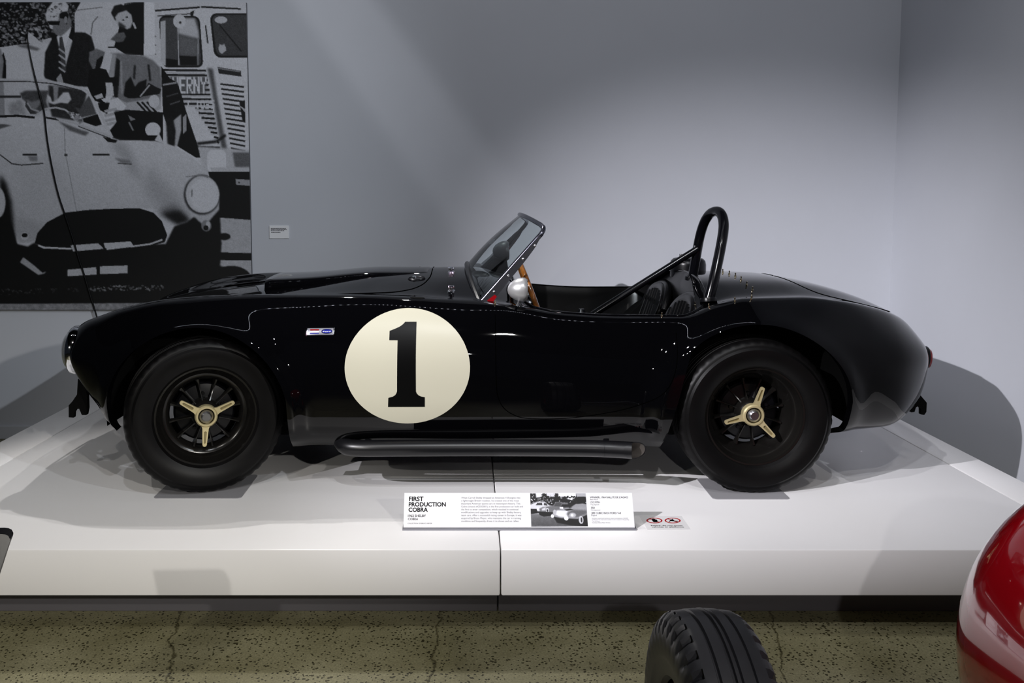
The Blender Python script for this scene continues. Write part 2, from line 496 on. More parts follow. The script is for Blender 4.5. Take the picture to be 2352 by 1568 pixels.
# stations: x, then eight (half width, height above platform) points from sill to centre line
ST = [
    (-1.735, (.16, .52), (.21, .525), (.26, .55), (.27, .57), (.24, .60), (.17, .605), (.09, .605), (0, .605)),
    (-1.70, (.27, .47), (.38, .48), (.47, .53), (.485, .575), (.42, .635), (.29, .635), (.15, .63), (0, .63)),
    (-1.65, (.42, .425), (.54, .435), (.63, .50), (.645, .58), (.54, .675), (.38, .665), (.2, .655), (0, .655)),
    (-1.55, (.55, .322), (.655, .365), (.70, .47), (.70, .59), (.57, .715), (.38, .69), (.2, .69), (0, .695)),
    (-1.45, (.63, .238), (.71, .31), (.745, .45), (.725, .60), (.585, .748), (.38, .715), (.2, .715), (0, .722)),
    (-1.28, (.65, .20), (.73, .28), (.765, .45), (.745, .63), (.595, .782), (.40, .748), (.2, .752), (0, .758)),
    (-1.09, (.67, .195), (.738, .275), (.772, .45), (.75, .65), (.60, .798), (.42, .770), (.22, .775), (0, .780)),
    (-.74, (.675, .19), (.732, .27), (.752, .44), (.73, .65), (.60, .803), (.44, .785), (.24, .808), (0, .818)),
    (-.40, (.68, .19), (.725, .265), (.742, .42), (.722, .62), (.61, .792), (.46, .80), (.24, .848), (0, .864)),
    (0.0, (.685, .19), (.722, .265), (.738, .40), (.722, .60), (.625, .760), (.50, .795), (.27, .855), (0, .878)),
    (.18, (.685, .19), (.722, .265), (.738, .39), (.722, .58), (.632, .745), (.53, .775), (.29, .830), (0, .85)),
    (.40, (.685, .19), (.722, .265), (.738, .39), (.722, .57), (.636, .714), (.54, .738), (.30, .79), (0, .80)),
    (.67, (.685, .19), (.722, .265), (.738, .38), (.722, .55), (.638, .700), (.54, .726), (.30, .79), (0, .80)),
    (.90, (.68, .19), (.718, .265), (.735, .38), (.725, .555), (.64, .700), (.55, .728), (.30, .81), (0, .83)),
    (1.04, (.62, .195), (.70, .27), (.75, .41), (.745, .60), (.635, .755), (.50, .765), (.27, .835), (0, .855)),
    (1.18, (.60, .20), (.70, .28), (.775, .44), (.768, .62), (.625, .785), (.48, .785), (.25, .84), (0, .853)),
    (1.42, (.56, .205), (.69, .28), (.775, .46), (.755, .63), (.60, .785), (.45, .79), (.23, .835), (0, .845)),
    (1.60, (.52, .206), (.68, .275), (.755, .465), (.735, .625), (.58, .765), (.43, .775), (.22, .812), (0, .82)),
    (1.78, (.47, .215), (.64, .275), (.705, .47), (.685, .605), (.535, .725), (.40, .74), (.21, .768), (0, .775)),
    (1.92, (.40, .272), (.555, .325), (.61, .48), (.59, .58), (.455, .67), (.35, .695), (.19, .712), (0, .716)),
    (2.01, (.315, .342), (.44, .378), (.49, .49), (.475, .555), (.37, .61), (.28, .63), (.15, .642), (0, .645)),
    (2.06, (.22, .41), (.315, .425), (.35, .495), (.34, .54), (.27, .573), (.2, .585), (.11, .592), (0, .594)),
    (2.085, (.1, .47), (.14, .475), (.16, .50), (.155, .525), (.12, .54), (.09, .547), (.05, .55), (0, .55)),
]
SX = np.array([s[0] for s in ST])
SP = np.array([[p for p in s[1:]] for s in ST], float)      # stations x 8 x 2


def sec_pts(x):
    """control points at stations x (vectorised): n x 8 x 2"""
    out = np.zeros((len(x), 8, 2))
    for k in range(8):
        for c in range(2):
            out[:, k, c] = pchip(SX, SP[:, k, c], x)
    return out


def surf(x, t):
    """body surface: arrays x, t (0 sill .. 7 centre line) -> half width, height"""
    x = np.asarray(x, float); t = np.clip(np.asarray(t, float), 0, 7)
    Q = sec_pts(x)
    first = 2 * Q[:, :1] - Q[:, 1:2]
    last = Q[:, 6:7] * np.array([-1, 1])
    Q = np.concatenate([first, Q, last], 1)
    i = np.minimum(t.astype(int), 6); u = (t - i)[:, None]
    r = np.arange(len(x))
    a, b, c, d = Q[r, i], Q[r, i + 1], Q[r, i + 2], Q[r, i + 3]
    p = 0.5 * ((2 * b) + (c - a) * u + (2 * a - 5 * b + 4 * c - d) * u * u + (3 * b - a - 3 * c + d) * u ** 3)
    wv, zv = p[:, 0].copy(), p[:, 1].copy()
    fade = np.clip((5.0 - t) / 1.5, 0, 1)
    for xa, R, amp in ((XF, RF, 0.034), (XB, RR, 0.030)):
        dd = np.hypot(x - xa, np.maximum(zv - ZH, 0)) - R
        wv += amp * np.exp(-(np.maximum(dd, 0) / 0.055) ** 2) * fade * np.clip((zv - 0.12) / 0.1, 0, 1)
    return wv, zv


def t_of_z(x, z, lo=0.0, hi=4.0):
    x = np.asarray(x, float); lo = np.full(len(x), lo); hi = np.full(len(x), hi)
    for _ in range(40):
        m = (lo + hi) / 2
        f = surf(x, m)[1] < z
        lo = np.where(f, m, lo); hi = np.where(f, hi, m)
    return (lo + hi) / 2


def build_body_grid():
    # bottom boundary (x, t) and top boundary (x, t) with shared row parameter
    B = []; T = []

    def seg(Bp, Tp, n, last=False):
        s = np.linspace(0, 1, n + (1 if last else 0), endpoint=last)
        sb = np.linspace(0, 1, len(Bp)); st = np.linspace(0, 1, len(Tp))
        Bp = np.array(Bp); Tp = np.array(Tp)
        for q in s:
            B.append((np.interp(q, sb, Bp[:, 0]), np.interp(q, sb, Bp[:, 1])))
            T.append((np.interp(q, st, Tp[:, 0]), np.interp(q, st, Tp[:, 1])))

    def arch(xa, R):
        pts = []
        xs = xa - R
        t0 = 0.0
        t1 = t_of_z([xs], np.array([ZH]))[0]
        for q in np.linspace(0, 1, 14):
            pts.append((xs, t0 + (t1 - t0) * q))
        ang = np.linspace(math.pi, 0, 90)[1:-1]
        X = xa + R * np.cos(ang); Z = ZH + R * np.sin(ang)
        tt = t_of_z(X, Z)
        pts += list(zip(X, tt))
        xe = xa + R
        t1 = t_of_z([xe], np.array([ZH]))[0]
        for q in np.linspace(1, 0, 14):
            pts.append((xe, t1 * q))
        return pts
    x0 = -1.735
    fa0, fa1 = XF - RF, XF + RF
    ra0, ra1 = XB - RR, XB + RR
    seg([(x0, 0), (fa0, 0)], [(x0, 7), (fa0, 7)], 60)
    seg(arch(XF, RF), [(fa0, 7), (fa1, 7)], 150)
    xc0, xc1, tr = 0.215, 1.075, 4.62       # cockpit front, rear, rim
    seg([(fa1, 0), (0.02, 0)], [(fa1, 7), (xc0 - .0, 7)], 80)
    # across the cowl and round the front corner
    seg([(0.02, 0), (0.33, 0)], [(xc0, 7), (xc0 + .003, 6.2), (xc0 + .012, 5.6), (xc0 + .035, 5.15), (xc0 + .075, 4.85), (xc0 + .14, 4.68), (xc0 + .22, tr)], 70)
    seg([(0.33, 0), (ra0, 0)], [(xc0 + .22, tr), (0.90, tr)], 60)
    ar = arch(XB, RR); k = int(len(ar) * .30)
    seg(ar[:k], [(0.90, tr), (0.96, 4.68), (1.005, 4.82), (1.035, 5.1), (1.055, 5.5), (1.068, 6.1), (xc1, 7)], 70)
    seg(ar[k - 1:], [(xc1, 7), (ra1, 7)], 120)
    seg([(ra1, 0), (1.95, 0), (2.05, 0), (2.085, 0)], [(ra1, 7), (1.95, 7), (2.05, 7), (2.085, 7)], 70, True)
    return np.array(B), np.array(T)


BB, TT = build_body_grid()
NR, NV = len(BB), 72
vv = np.linspace(0, 1, NV)
GX = BB[:, :1] * (1 - vv) + TT[:, :1] * vv
GT = BB[:, 1:] * (1 - vv) + TT[:, 1:] * vv
GW, GZ = surf(GX.ravel(), GT.ravel())
GW = GW.reshape(NR, NV); GZ = GZ.reshape(NR, NV)
GW[:, -1] = np.where(TT[:, 1] > 6.9999, 0, GW[:, -1])


def body_half(sign):
    """vertices of one half (sign -1 = near side) and quads"""
    V = np.stack([GX.ravel(), YC + sign * GW.ravel(), ZP + GZ.ravel()], 1)
    idx = np.arange(NR * NV).reshape(NR, NV)
    q = np.stack([idx[:-1, :-1].ravel(), idx[1:, :-1].ravel(), idx[1:, 1:].ravel(), idx[:-1, 1:].ravel()], 1)
    if sign > 0:
        q = q[:, ::-1]
    return V, q


def body_panels():
    Vn, Qn = body_half(-1); Vf, Qf = body_half(1)
    V = np.concatenate([Vn, Vf]); Q = np.concatenate([Qn, Qf + len(Vn)])
    bm = bmesh.new()
    vs = [bm.verts.new(v) for v in V]
    for q in Q:
        try:
            bm.faces.new([vs[i] for i in q])
        except ValueError:
            pass
    # nose and tail caps
    for s in (0, 1):
        o = s * len(Vn)
        for row in (0, NR - 1):
            c = bm.verts.new((V[o + row * NV][0], YC, ZP + float(GZ[row].mean())))
            for j in range(NV - 1):
                try:
                    bm.faces.new((vs[o + row * NV + j], vs[o + row * NV + j + 1], c))
                except ValueError:
                    pass
    bmesh.ops.remove_doubles(bm, verts=bm.verts[:], dist=2e-5)
    bmesh.ops.recalc_face_normals(bm, faces=bm.faces[:])
    bm.normal_update()
    return bm


bm_body = body_panels()
BVH = BVHTree.FromBMesh(bm_body)


def hit(px, py, push=0.0):
    """where the photograph's pixel meets the car body"""
    d = ray(px, py)
    p, n, i, dist = BVH.ray_cast(Vector((0, 0, EYE)), d)
    if p is None:
        p, n, i, dist = BVH.find_nearest(Vector((0, 0, EYE)) + d * (3.75 / d.y))
    if n.dot(d) > 0:
        n = -n
    return p + n * push, n


def in_poly(x, z, P):
    c = np.zeros(len(x), bool); n = len(P)
    for i in range(n):
        x0, z0 = P[i]; x1, z1 = P[(i + 1) % n]
        cond = (z0 > z) != (z1 > z)
        xi = (x1 - x0) * (z - z0) / ((z1 - z0) if z1 != z0 else 1e-9) + x0
        c ^= cond & (x < xi)
    return c


# door outline in side view (x, height above platform), bonnet and boot in plan view (x, half width)
DOOR = [(0.118, .80), (0.118, .60), (0.121, .45), (0.130, .40), (0.150, .362), (0.185, .335), (0.235, .318), (0.34, .314),
        (0.46, .322), (0.60, .345), (0.70, .372), (0.77, .405), (0.815, .45), (0.842, .51), (0.856, .58), (0.865, .66), (0.868, .80)]
BONNET = [(-0.165, -.05), (-0.165, .19), (-0.175, .29), (-0.205, .37), (-0.27, .425), (-0.40, .452), (-0.8, .44), (-1.2, .40), (-1.40, .37), (-1.455, .32), (-1.47, .2), (-1.47, -.05)]
BOOT = [(1.50, -.05), (1.50, .12), (1.515, .25), (1.56, .35), (1.63, .40), (1.74, .41), (1.85, .38), (1.92, .31), (1.955, .2), (1.965, -.05)]

fc = np.array([f.calc_center_median() for f in bm_body.faces])
side = fc[:, 1] - YC
zz = fc[:, 2] - ZP
top_n = np.array([f.normal.z for f in bm_body.faces])
is_door_n = in_poly(fc[:, 0], zz, DOOR) & (side < -.55)
is_door_f = in_poly(fc[:, 0], zz, DOOR) & (side > .55)
is_bon = in_poly(fc[:, 0], np.abs(side), BONNET) & (zz > .55)
is_boot = in_poly(fc[:, 0], np.abs(side), BOOT) & (zz > .55)


def split_obj(name, sel, m):
    """faces in sel become their own mesh, keeping the normals of the whole skin"""
    ids = {}; V = []; N = []; Fc = []
    faces = bm_body.faces
    off = Vector(car.location)
    for i in np.nonzero(sel)[0]:
        f = faces[int(i)]; r = []
        for v in f.verts:
            k = ids.get(v.index)
            if k is None:
                k = ids[v.index] = len(V); V.append(v.co - off); N.append(v.normal.copy())
            r.append(k)
        Fc.append(r)
    me = bpy.data.meshes.new(name); me.from_pydata(V, [], Fc); me.update()
    me.materials.append(m)
    me.polygons.foreach_set('use_smooth', [True] * len(me.polygons))
    me.normals_split_custom_set_from_vertices(N)
    o = bpy.data.objects.new(name, me); C.objects.link(o); o.parent = car
    return o


bm_body.verts.index_update(); bm_body.faces.ensure_lookup_table()
rest = ~(is_door_n | is_door_f | is_bon | is_boot)
split_obj('body_shell', rest, M['paint'])
split_obj('door', is_door_n, M['paint'])
split_obj('door', is_door_f, M['paint'])
split_obj('bonnet', is_bon, M['paint'])
split_obj('boot_lid', is_boot, M['paint'])


def skin_path(P, push=0.0, plan=False, sgn=-1):
    out = []
    for a, b in P:
        if plan:
            o = Vector((a, YC + sgn * b, ZP + 1.5)); d = Vector((0, 0, -1))
        else:
            o = Vector((a, YC + sgn * 1.5, ZP + b)); d = Vector((0, -sgn, 0))
        p, n, i, q = BVH.ray_cast(o, d)
        if p is not None:
            out.append(p + n * push if n.dot(d) < 0 else p - n * push)
    return out


def dense(P, n=6):
    return [(p.x, p.y) for p in catmull([(a, b, 0) for a, b in P], n)]


for sgn in (-1, 1):
    D2 = [q for q in dense(DOOR[:-1]) if q[1] < .735]
    Geo().tube(skin_path(D2, -0.001, sgn=sgn), 0.0021, 6).obj('shut_line', M['gap'], car)
    Geo().tube(skin_path([q for q in dense(BONNET) if q[1] > 0 and q[0] > -1.3], 0.0, True, sgn), 0.0026, 6).obj('shut_line', M['gap'], car)
    Geo().tube(skin_path([q for q in dense(BOOT) if q[1] > 0], 0.0, True, sgn), 0.0022, 6).obj('shut_line', M['gap'], car)

# returned edges of the arches, sill and cockpit, per side
for sgn in (-1, 1):
    g = Geo()
    row = np.stack([BB[:, 0], YC + sgn * GW[:, 0], ZP + GZ[:, 0]], 1)
    n = len(row)
    V = []
    for i in range(n):
        x, y, z = row[i]
        xa, za = (XF, ZH + ZP) if x < 0 else (XB, ZH + ZP)
        V += [(x, y, z), (x, y - sgn * 0.004, z - 0.0), (x, y - sgn * 0.05, z + 0.004)]
    Fc = []
    for i in range(n - 1):
        for k in (0, 1):
            Fc.append((i * 3 + k, i * 3 + k + 1, i * 3 + 4 + k, i * 3 + 3 + k))
    g.add(V, Fc)
    g.obj('arch_lip', M['paint'], car)
sel = np.nonzero(TT[:, 1] < 6.9999)[0]
sel = np.arange(sel[0] - 1, sel[-1] + 2)
rim_n = [Vector((TT[i, 0], YC - GW[i, -1], ZP + GZ[i, -1])) for i in sel]
rim_f = [Vector((p.x, 2 * YC - p.y, p.z)) for p in rim_n]
loop = rim_n + rim_f[::-1][1:-1]
Geo().tube(loop[::2], 0.0065, 10, closed=True).obj('cockpit_rim', M['paint'], car)
g = Geo(); V = []; Fc = []
cen = Vector((0.64, YC, 0))
for p in loop:
    d = Vector((cen.x - p.x, cen.y - p.y, 0)).normalized()
    V += [p + d * .008, p + d * 0.03 + Vector((0, 0, -.05)), Vector((p.x, p.y, ZP + .25)) + d * .04]
n = len(loop)
for i in range(n):
    j = (i + 1) % n
    for k in (0, 1):
        Fc.append((i * 3 + k, i * 3 + k + 1, j * 3 + k + 1, j * 3 + k))
Fc.append([i * 3 + 2 for i in range(n)])
g.add(V, Fc); g.obj('cockpit_lining', M['leather'], car)
# chassis and inner wheel housings
g = Geo()
g.box(-1.30, 1.45, YC - .50, YC + .50, ZP + .185, ZP + .24)
g.box(-.66, .74, YC - .63, YC + .63, ZP + .185, ZP + .23)
for xx in (XF, XB):
    g.tube([(xx, YC - .6, ZP + ZH), (xx, YC + .6, ZP + ZH)], 0.035, 10)
g.obj('chassis', M['matte'], car, smooth=False)
for xx, R in ((XF, RF), (XB, RR)):
    for sgn in (-1, 1):
        mt = axis_mtx((xx, YC + sgn * .46, ZP + ZH), (0, sgn, 0))
        zs = [-math.pi * .035, math.pi * 1.035]
        g = Geo()
        mt2 = Matrix.Translation((xx, YC + sgn * .44, ZP + ZH)) @ Matrix(((1, 0, 0, 0), (0, 0, sgn, 0), (0, 1, 0, 0), (0, 0, 0, 1)))
        g.lathe([(0.06, 0), (R + .02, 0), (R + .02, .27)], 40, mt2, a0=zs[0], a1=zs[1])
        g.obj('wheel_housing', M['matte'], car)


# ---- wheels
def tyre_geo(R, W, r_in, n=144, tread=True):
    """tyre about local Z, outer face at +W/2"""
    h = W / 2
    prof = [(r_in, h * .62), (r_in + .012, h * .80), (r_in + .016, h * .86), (r_in + .03, h * .93), (r_in + .045, h * .985), (r_in + .07, h * 1.03), (r_in + .085, h * 1.02), (R - .028, h * .93),
            (R - .022, h * .915), (R - .019, h * .90), (R - .010, h * .84), (R - .004, h * .76), (R, h * .64)]
    grooves = [0.46, 0.2]
    top = []
    for gq in grooves:
        top += [(R, h * (gq + .05)), (R - .007, h * (gq + .016)), (R - .007, h * (gq - .016)), (R, h * (gq - .05))]
    full = prof + top
    full = full + [(r, -z) for r, z in full[::-1]]
    V = []; m = len(full)
    for k in range(n):
        a = 2 * math.pi * k / n
        for i, (r, z) in enumerate(full):
            if tread and abs(z) > h * .6 and r > R - .012:
                r = r - (0.0035 if k % 3 == 0 else 0)
            V.append((r * math.cos(a), r * math.sin(a), z))
    Fc = []
    for k in range(n):
        l = (k + 1) % n
        for i in range(m - 1):
            Fc.append((k * m + i, k * m + i + 1, l * m + i + 1, l * m + i))
    return V, Fc


def wheel_meshes(front):
    out = {}
    R, W = 0.318, 0.19
    r_in = 0.196
    g = Geo(); V, Fc = tyre_geo(R, W, r_in); g.add(V, Fc); out['tyre'] = (g, M['rubber'])
    # rim: outer lip, stepped dish, ring that carries the ribs
    depth = 0.010 if front else -0.012
    g = Geo()
    g.lathe([(.206, .055), (.207, .066), (.203, .071), (.196, .070), (.193, .060), (.186, .050), (.182, .034), (.178, .030), (.174, .024),
             (.168, .012), (.160, depth), (.148, depth - .012), (.140, depth - .030), (.140, depth - .05), (.165, -.07), (.20, -.075), (.20, -.06), (.2, .0), (.206, .055)], 96)
    g.lathe([(.0, .028 + depth), (.046, .028 + depth), (.052, .022 + depth), (.060, depth), (.064, -.02 + depth), (.064, -.05 + depth), (.0, -.05 + depth)], 48)
    out['rim'] = (g, M['rim'])
    # one rib
    g = Geo(); nseg = 8; V = []
    for i in range(nseg + 1):
        q = i / nseg; r = .056 + (.146 - .056) * q
        hh = .014 * (1 - q) ** 1.5 + depth - .006 - .006 * math.sin(math.pi * q)
        wd = .0042 + .0065 * abs(q - .35) ** 1.5 * 2
        dp = .020
        V += [(r, -wd * .35, hh), (r, wd * .35, hh), (r, wd, hh - dp), (r, -wd, hh - dp)]
    Fc = []
    for i in range(nseg):
        for k in range(4):
            l = (k + 1) % 4
            Fc.append((i * 4 + k, i * 4 + l, i * 4 + 4 + l, i * 4 + 4 + k))
    Fc += [(0, 3, 2, 1), tuple(nseg * 4 + k for k in range(4))]
    g.add(V, Fc); out['rib'] = (g, M['rim'])
    # drum behind
    g = Geo()
    g.lathe([(0, -.016), (.116, -.035), (.124, -.042), (.124, -.085), (0, -.085)], 48)
    for k in range(5):
        a = 2 * math.pi * (k + .3) / 5
        g.lathe([(0, .012), (.007, .012), (.009, 0), (.009, -.01)], 10, Matrix.Translation((.078 * math.cos(a), .078 * math.sin(a), -.032)))
    out['brake_drum'] = (g, M['satin'])
    # spinner: ring with three slotted ears
    g = Geo()
    z0 = .032 + depth
    g.lathe([(.032, z0 + .026), (.034, z0 + .032), (.040, z0 + .032), (.045, z0 + .026), (.046, z0), (.032, z0)], 48)
    for k in range(3):
        a = 2 * math.pi * k / 3; ca, sa = math.cos(a), math.sin(a)

        def rot(x, y, z):
            return (x * ca - y * sa, x * sa + y * ca, z)
        outl = [(.036, -.018), (.052, -.0125), (.085, -.0105), (.116, -.0085), (.122, -.006), (.124, 0), (.122, .006), (.116, .0085), (.085, .0105), (.052, .0125), (.036, .018)]
        slot = [(.064, -.0055), (.085, -.005), (.109, -.004), (.113, 0), (.109, .004), (.085, .005), (.064, .0055), (.061, 0)]

        def zt(r):
            return z0 + .026 + .10 * max(0, r - .045)
        n1 = len(outl)
        Vt = [rot(x, y, zt(x)) for x, y in outl]; Vb = [rot(x, y, zt(x) - .012) for x, y in outl]
        # top face split round the slot: use a triangulated ring
        bm = bmesh.new()
        ev = [bm.verts.new(v) for v in Vt]; sv = [bm.verts.new(rot(x, y, zt(x))) for x, y in slot]
        ee = [bm.edges.new((ev[i], ev[(i + 1) % n1])) for i in range(n1)] + [bm.edges.new((sv[i], sv[(i + 1) % len(slot)])) for i in range(len(slot))]
        bmesh.ops.triangle_fill(bm, use_beauty=True, use_dissolve=False, edges=ee)
        bm.verts.index_update()
        kill = []
        cen_r = .087
        tV = [v.co.copy() for v in bm.verts]; tF = []
        ns = len(slot)
        for f in bm.faces:
            ids = [v.index for v in f.verts]
            if all(i >= n1 for i in ids):
                continue
            tF.append(ids)
        bm.free()
        g.add(tV, tF)
        g.add(Vt + Vb, [(i, n1 + i, n1 + (i + 1) % n1, (i + 1) % n1) for i in range(n1)] + [list(range(n1, 2 * n1))])
        Sb = [rot(x, y, zt(x) - .005) for x, y in slot]
        g.add([rot(x, y, zt(x)) for x, y in slot] + Sb, [(i, (i + 1) % ns, ns + (i + 1) % ns, ns + i) for i in range(ns)])
        g.add(Sb, [list(range(ns))], 1)
    out['knock_off_spinner'] = (g, [M['brass'], M['slot']])
    g = Geo()
    g.lathe([(0, z0 + .040), (.016, z0 + .040), (.017, z0 + .039), (.027, z0 + .030), (.029, z0 + .024), (.029, z0)], 40)
    out['hub_cap'] = (g, M['steel'])
    return out


WM = {}
for fr in (True, False):
    d = {}
    for k, (g, ms) in wheel_meshes(fr).items():
        me = mesh(k, g.V, g.F)
        for x in (ms if isinstance(ms, list) else [ms]):
            me.materials.append(x)
        if isinstance(ms, list):
            me.polygons.foreach_set('material_index', g.mi)
        bm = bmesh.new(); bm.from_mesh(me)
        bmesh.ops.remove_doubles(bm, verts=bm.verts[:], dist=1e-6)
        bmesh.ops.recalc_face_normals(bm, faces=bm.faces[:])
        bm.to_mesh(me); bm.free()
        d[k] = me
    WM[fr] = d


def wheel(front, loc, out_dir, phase, steer):
    """rim is the part; tyre, ribs, spinner ... its sub-parts.  local Z = axle pointing outwards"""
    me = WM[front]
    mt = Matrix.Rotation(steer, 4, 'Z') @ axis_mtx((0, 0, 0), out_dir, (1, 0, 0))
    eul = mt.to_euler()
    w = link('wheel', me['rim'], None, car, Vector(loc) - Vector(car.location), eul, angle=35)
    s = 1 if out_dir[1] < 0 else -1
    for k in ('tyre', 'brake_drum', 'hub_cap'):
        link(k, me[k], None, w, angle=(30 if k != 'tyre' else 28))
    o = link('knock_off_spinner', me['knock_off_spinner'], None, w, rot=(0, 0, phase), angle=35)
    for k in range(12):
        link('rib', me['rib'], None, w, rot=(0, 0, 2 * math.pi * (k + .35) / 12), angle=40)
    return w


# with local Z towards the camera (-Y) and local X = world X, local Y = world Z
def phase(deg):
    return math.radians(deg)


ST_A = math.radians(21)
wheel(True, (XF, 3.575, ZP + ZH), (0, -1, 0), phase(25), ST_A)
wheel(False, (XB, 3.575, ZP + ZH), (0, -1, 0), phase(74), 0)
wheel(True, (XF, 2 * YC - 3.575, ZP + ZH), (0, 1, 0), phase(10), ST_A)
wheel(False, (XB, 2 * YC - 3.575, ZP + ZH), (0, 1, 0), phase(40), 0)

# ---- exhaust, lamps, screen, cockpit furniture
def near_skin(x, z, push=0.0):
    """point of the near body side at (x, height above platform)"""
    t = t_of_z([x], np.array([z]))
    wv, _ = surf([x], t)
    return Vector((x, YC - wv[0] - push, ZP + z))


# side pipe
pipe = catmull([at(775, 1006, 3.60), at(792, 1024, 3.53), at(825, 1029, 3.50), at(900, 1029, 3.49), at(1100, 1028, 3.49), at(1330, 1029, 3.48), at(1400, 1031, 3.465), at(1458, 1034, 3.44)], 10)
rad = [0.026 + (0.034 - 0.026) * min(1, i / 12) for i in range(len(pipe))]
g = Geo(); n = 24
g.tube(pipe, rad, n, caps=False)
# slash-cut mouth: shear the last ring along the pipe
cutn = Vector((0.40, -0.915, 0.05)).normalized(); end = pipe[-1]; dirv = (pipe[-1] - pipe[-2]).normalized()
m = len(pipe)
for k in range(n):
    i = (m - 1) * n + k
    p = Vector(g.V[i]); s = (end - p).dot(cutn) / dirv.dot(cutn)
    g.V[i] = tuple(p + dirv * s)
inner = [end + (Vector(g.V[(m - 1) * n + k]) - end) * .9 for k in range(n)]
deep = [v - dirv * .16 for v in inner]
b0 = len(g.V); g.V += [tuple(v) for v in inner] + [tuple(v) for v in deep]
for k in range(n):
    l = (k + 1) % n; o = (m - 1) * n
    g.F.append([o + k, o + l, b0 + l, b0 + k]); g.mi.append(0)
    g.F.append([b0 + k, b0 + l, b0 + n + l, b0 + n + k]); g.mi.append(1)
g.F.append([b0 + n + k for k in range(n)]); g.mi.append(1)
M['pipe'] = mat('black_heat_paint', (0.004, 0.004, 0.005), 0.33, spec=0.6)
M['soot'] = mat('pipe_soot', (0.06, 0.052, 0.045), 0.8)
ex = g.obj('exhaust_pipe', [M['pipe'], M['soot']], car, angle=50)
g = Geo(); g.tube([pipe[58], pipe[58] + (pipe[59] - pipe[58]) * .12], 0.0350, 24); g.obj('weld_band', M['satin'], ex)
for px in (846, 1390):
    c = at(px, 1000, 3.56)
    Geo().box(c.x - .012, c.x + .012, c.y - .03, c.y + .03, c.z - .06, c.z + .05, bev=.003).obj('pipe_hanger', M['satin'], ex)

# headlamps
for sgn in (-1, 1):
    hc = Vector((-1.672, YC + sgn * .535, ZP + .565))
    mt = axis_mtx(hc, (-1, sgn * .10, .05))
    hl = Geo().lathe([(.085, -.06), (.100, -.03), (.104, .0), (.102, .014), (.096, .022), (.088, .024), (.086, .012)], 48, mt).obj('headlamp', M['chrome'], car)
    Geo().lathe([(.088, .020), (.080, .034), (.060, .048), (.035, .056), (0, .059)], 40, mt).obj('lens', M['lens'], hl)

# nose intake surround, park lamp and bumper brackets
mt = axis_mtx((-1.70, YC, ZP + .52), (-1, 0, 0))
g = Geo()
V = []
for k in range(40):
    a = 2 * math.pi * k / 40
    V.append(Vector((-1.748, YC + .21 * math.cos(a), ZP + .563 + .035 * math.sin(a))))
g.tube(V, .006, 8, closed=True); g.obj('intake_surround', M['chrome'], car)
for sgn in (-1, 1):
    c = at(205, 895, 3.70); c.y = YC + sgn * (YC - 3.70)
    mt = axis_mtx(c + Vector((.03, 0, 0)), (-1, 0, 0.25))
    il = Geo().lathe([(.020, -.05), (.024, -.01), (.026, .006), (.022, .012), (.020, .012)], 24, mt).obj('indicator_lamp', M['chrome'], car)
    Geo().lathe([(.020, .010), (.014, .018), (0, .022)], 20, mt).obj('lens', M['lens'], il)
    Yb = 3.72
    out = [(184, 868), (200, 868), (201, 890), (205, 905), (206, 935), (203, 950), (193, 950), (187, 936), (180, 936), (175, 944), (174, 956), (163, 955), (163, 928), (172, 918), (182, 903)]
    P = [at(a, b, Yb) for a, b in out]
    if sgn > 0:
        P = [Vector((p.x, 2 * YC - p.y, p.z)) for p in P]
    g = Geo().plate(P, (0, sgn * .022, 0)); ob = g.obj('bumper_bracket', M['matte'], car, angle=30)
    q0 = at(192, 872, Yb); q1 = at(235, 890, Yb)
    if sgn > 0:
        q0.y = q1.y = 2 * YC - Yb
    Geo().tube([q0, q1], .008, 8).obj('stay', M['chrome'], ob)
    Yb = 3.86
    out = [(2085, 890), (2106, 902), (2123, 922), (2122, 943), (2117, 950), (2110, 949), (2110, 936), (2104, 929), (2098, 933), (2095, 943), (2088, 944), (2070, 936), (2060, 925)]
    P = [at(a, b, Yb) for a, b in out]
    if sgn > 0:
        P = [Vector((p.x, 2 * YC - p.y, p.z)) for p in P]
    Geo().plate(P, (0, sgn * .022, 0)).obj('bumper_bracket', M['matte'], car, angle=30)
    # tail lamps
    c = at(2128, 822, 3.80); c.y = YC + sgn * (YC - 3.80)
    mt = axis_mtx(c + Vector((-.012, 0, 0)), (1, sgn * .18, -.08))
    tl = Geo().lathe([(.052, -.05), (.054, .006), (.050, .012), (.046, .012)], 32, mt).obj('tail_lamp', M['satin'], car)
    Geo().lathe([(.047, .010), (.042, .022), (.025, .028), (0, .030)], 32, mt).obj('lens', M['redlens'], tl)

# windscreen
zc0, zn0 = at(1076, 606, YC).z, at(1100, 694, 3.69).z
zc1, zn1 = at(1196, 493, YC).z, at(1255, 524, 3.70).z
xc0_, xn0_ = 0.005, at(1104, 694, 3.69).x
xc1_, xn1_ = at(1196, 493, YC).x, at(1255, 524, 3.70).x


def scr(a, b):
    """windscreen surface, a across (-1 near .. 1 far), b up"""
    e = abs(a) ** 2.4
    wv = .545 + (.535 - .545) * b
    x0 = xc0_ + (xn0_ - xc0_) * e; x1 = xc1_ + (xn1_ - xc1_) * e
    z0 = zc0 + (zn0 - zc0) * abs(a) ** 2.2; z1 = zc1 + (zn1 - zc1) * abs(a) ** 2.6
    bow = .018 * math.sin(math.pi * b) * (1 - e)
    return Vector((x0 + (x1 - x0) * b - bow, YC + a * wv, z0 + (z1 - z0) * b))


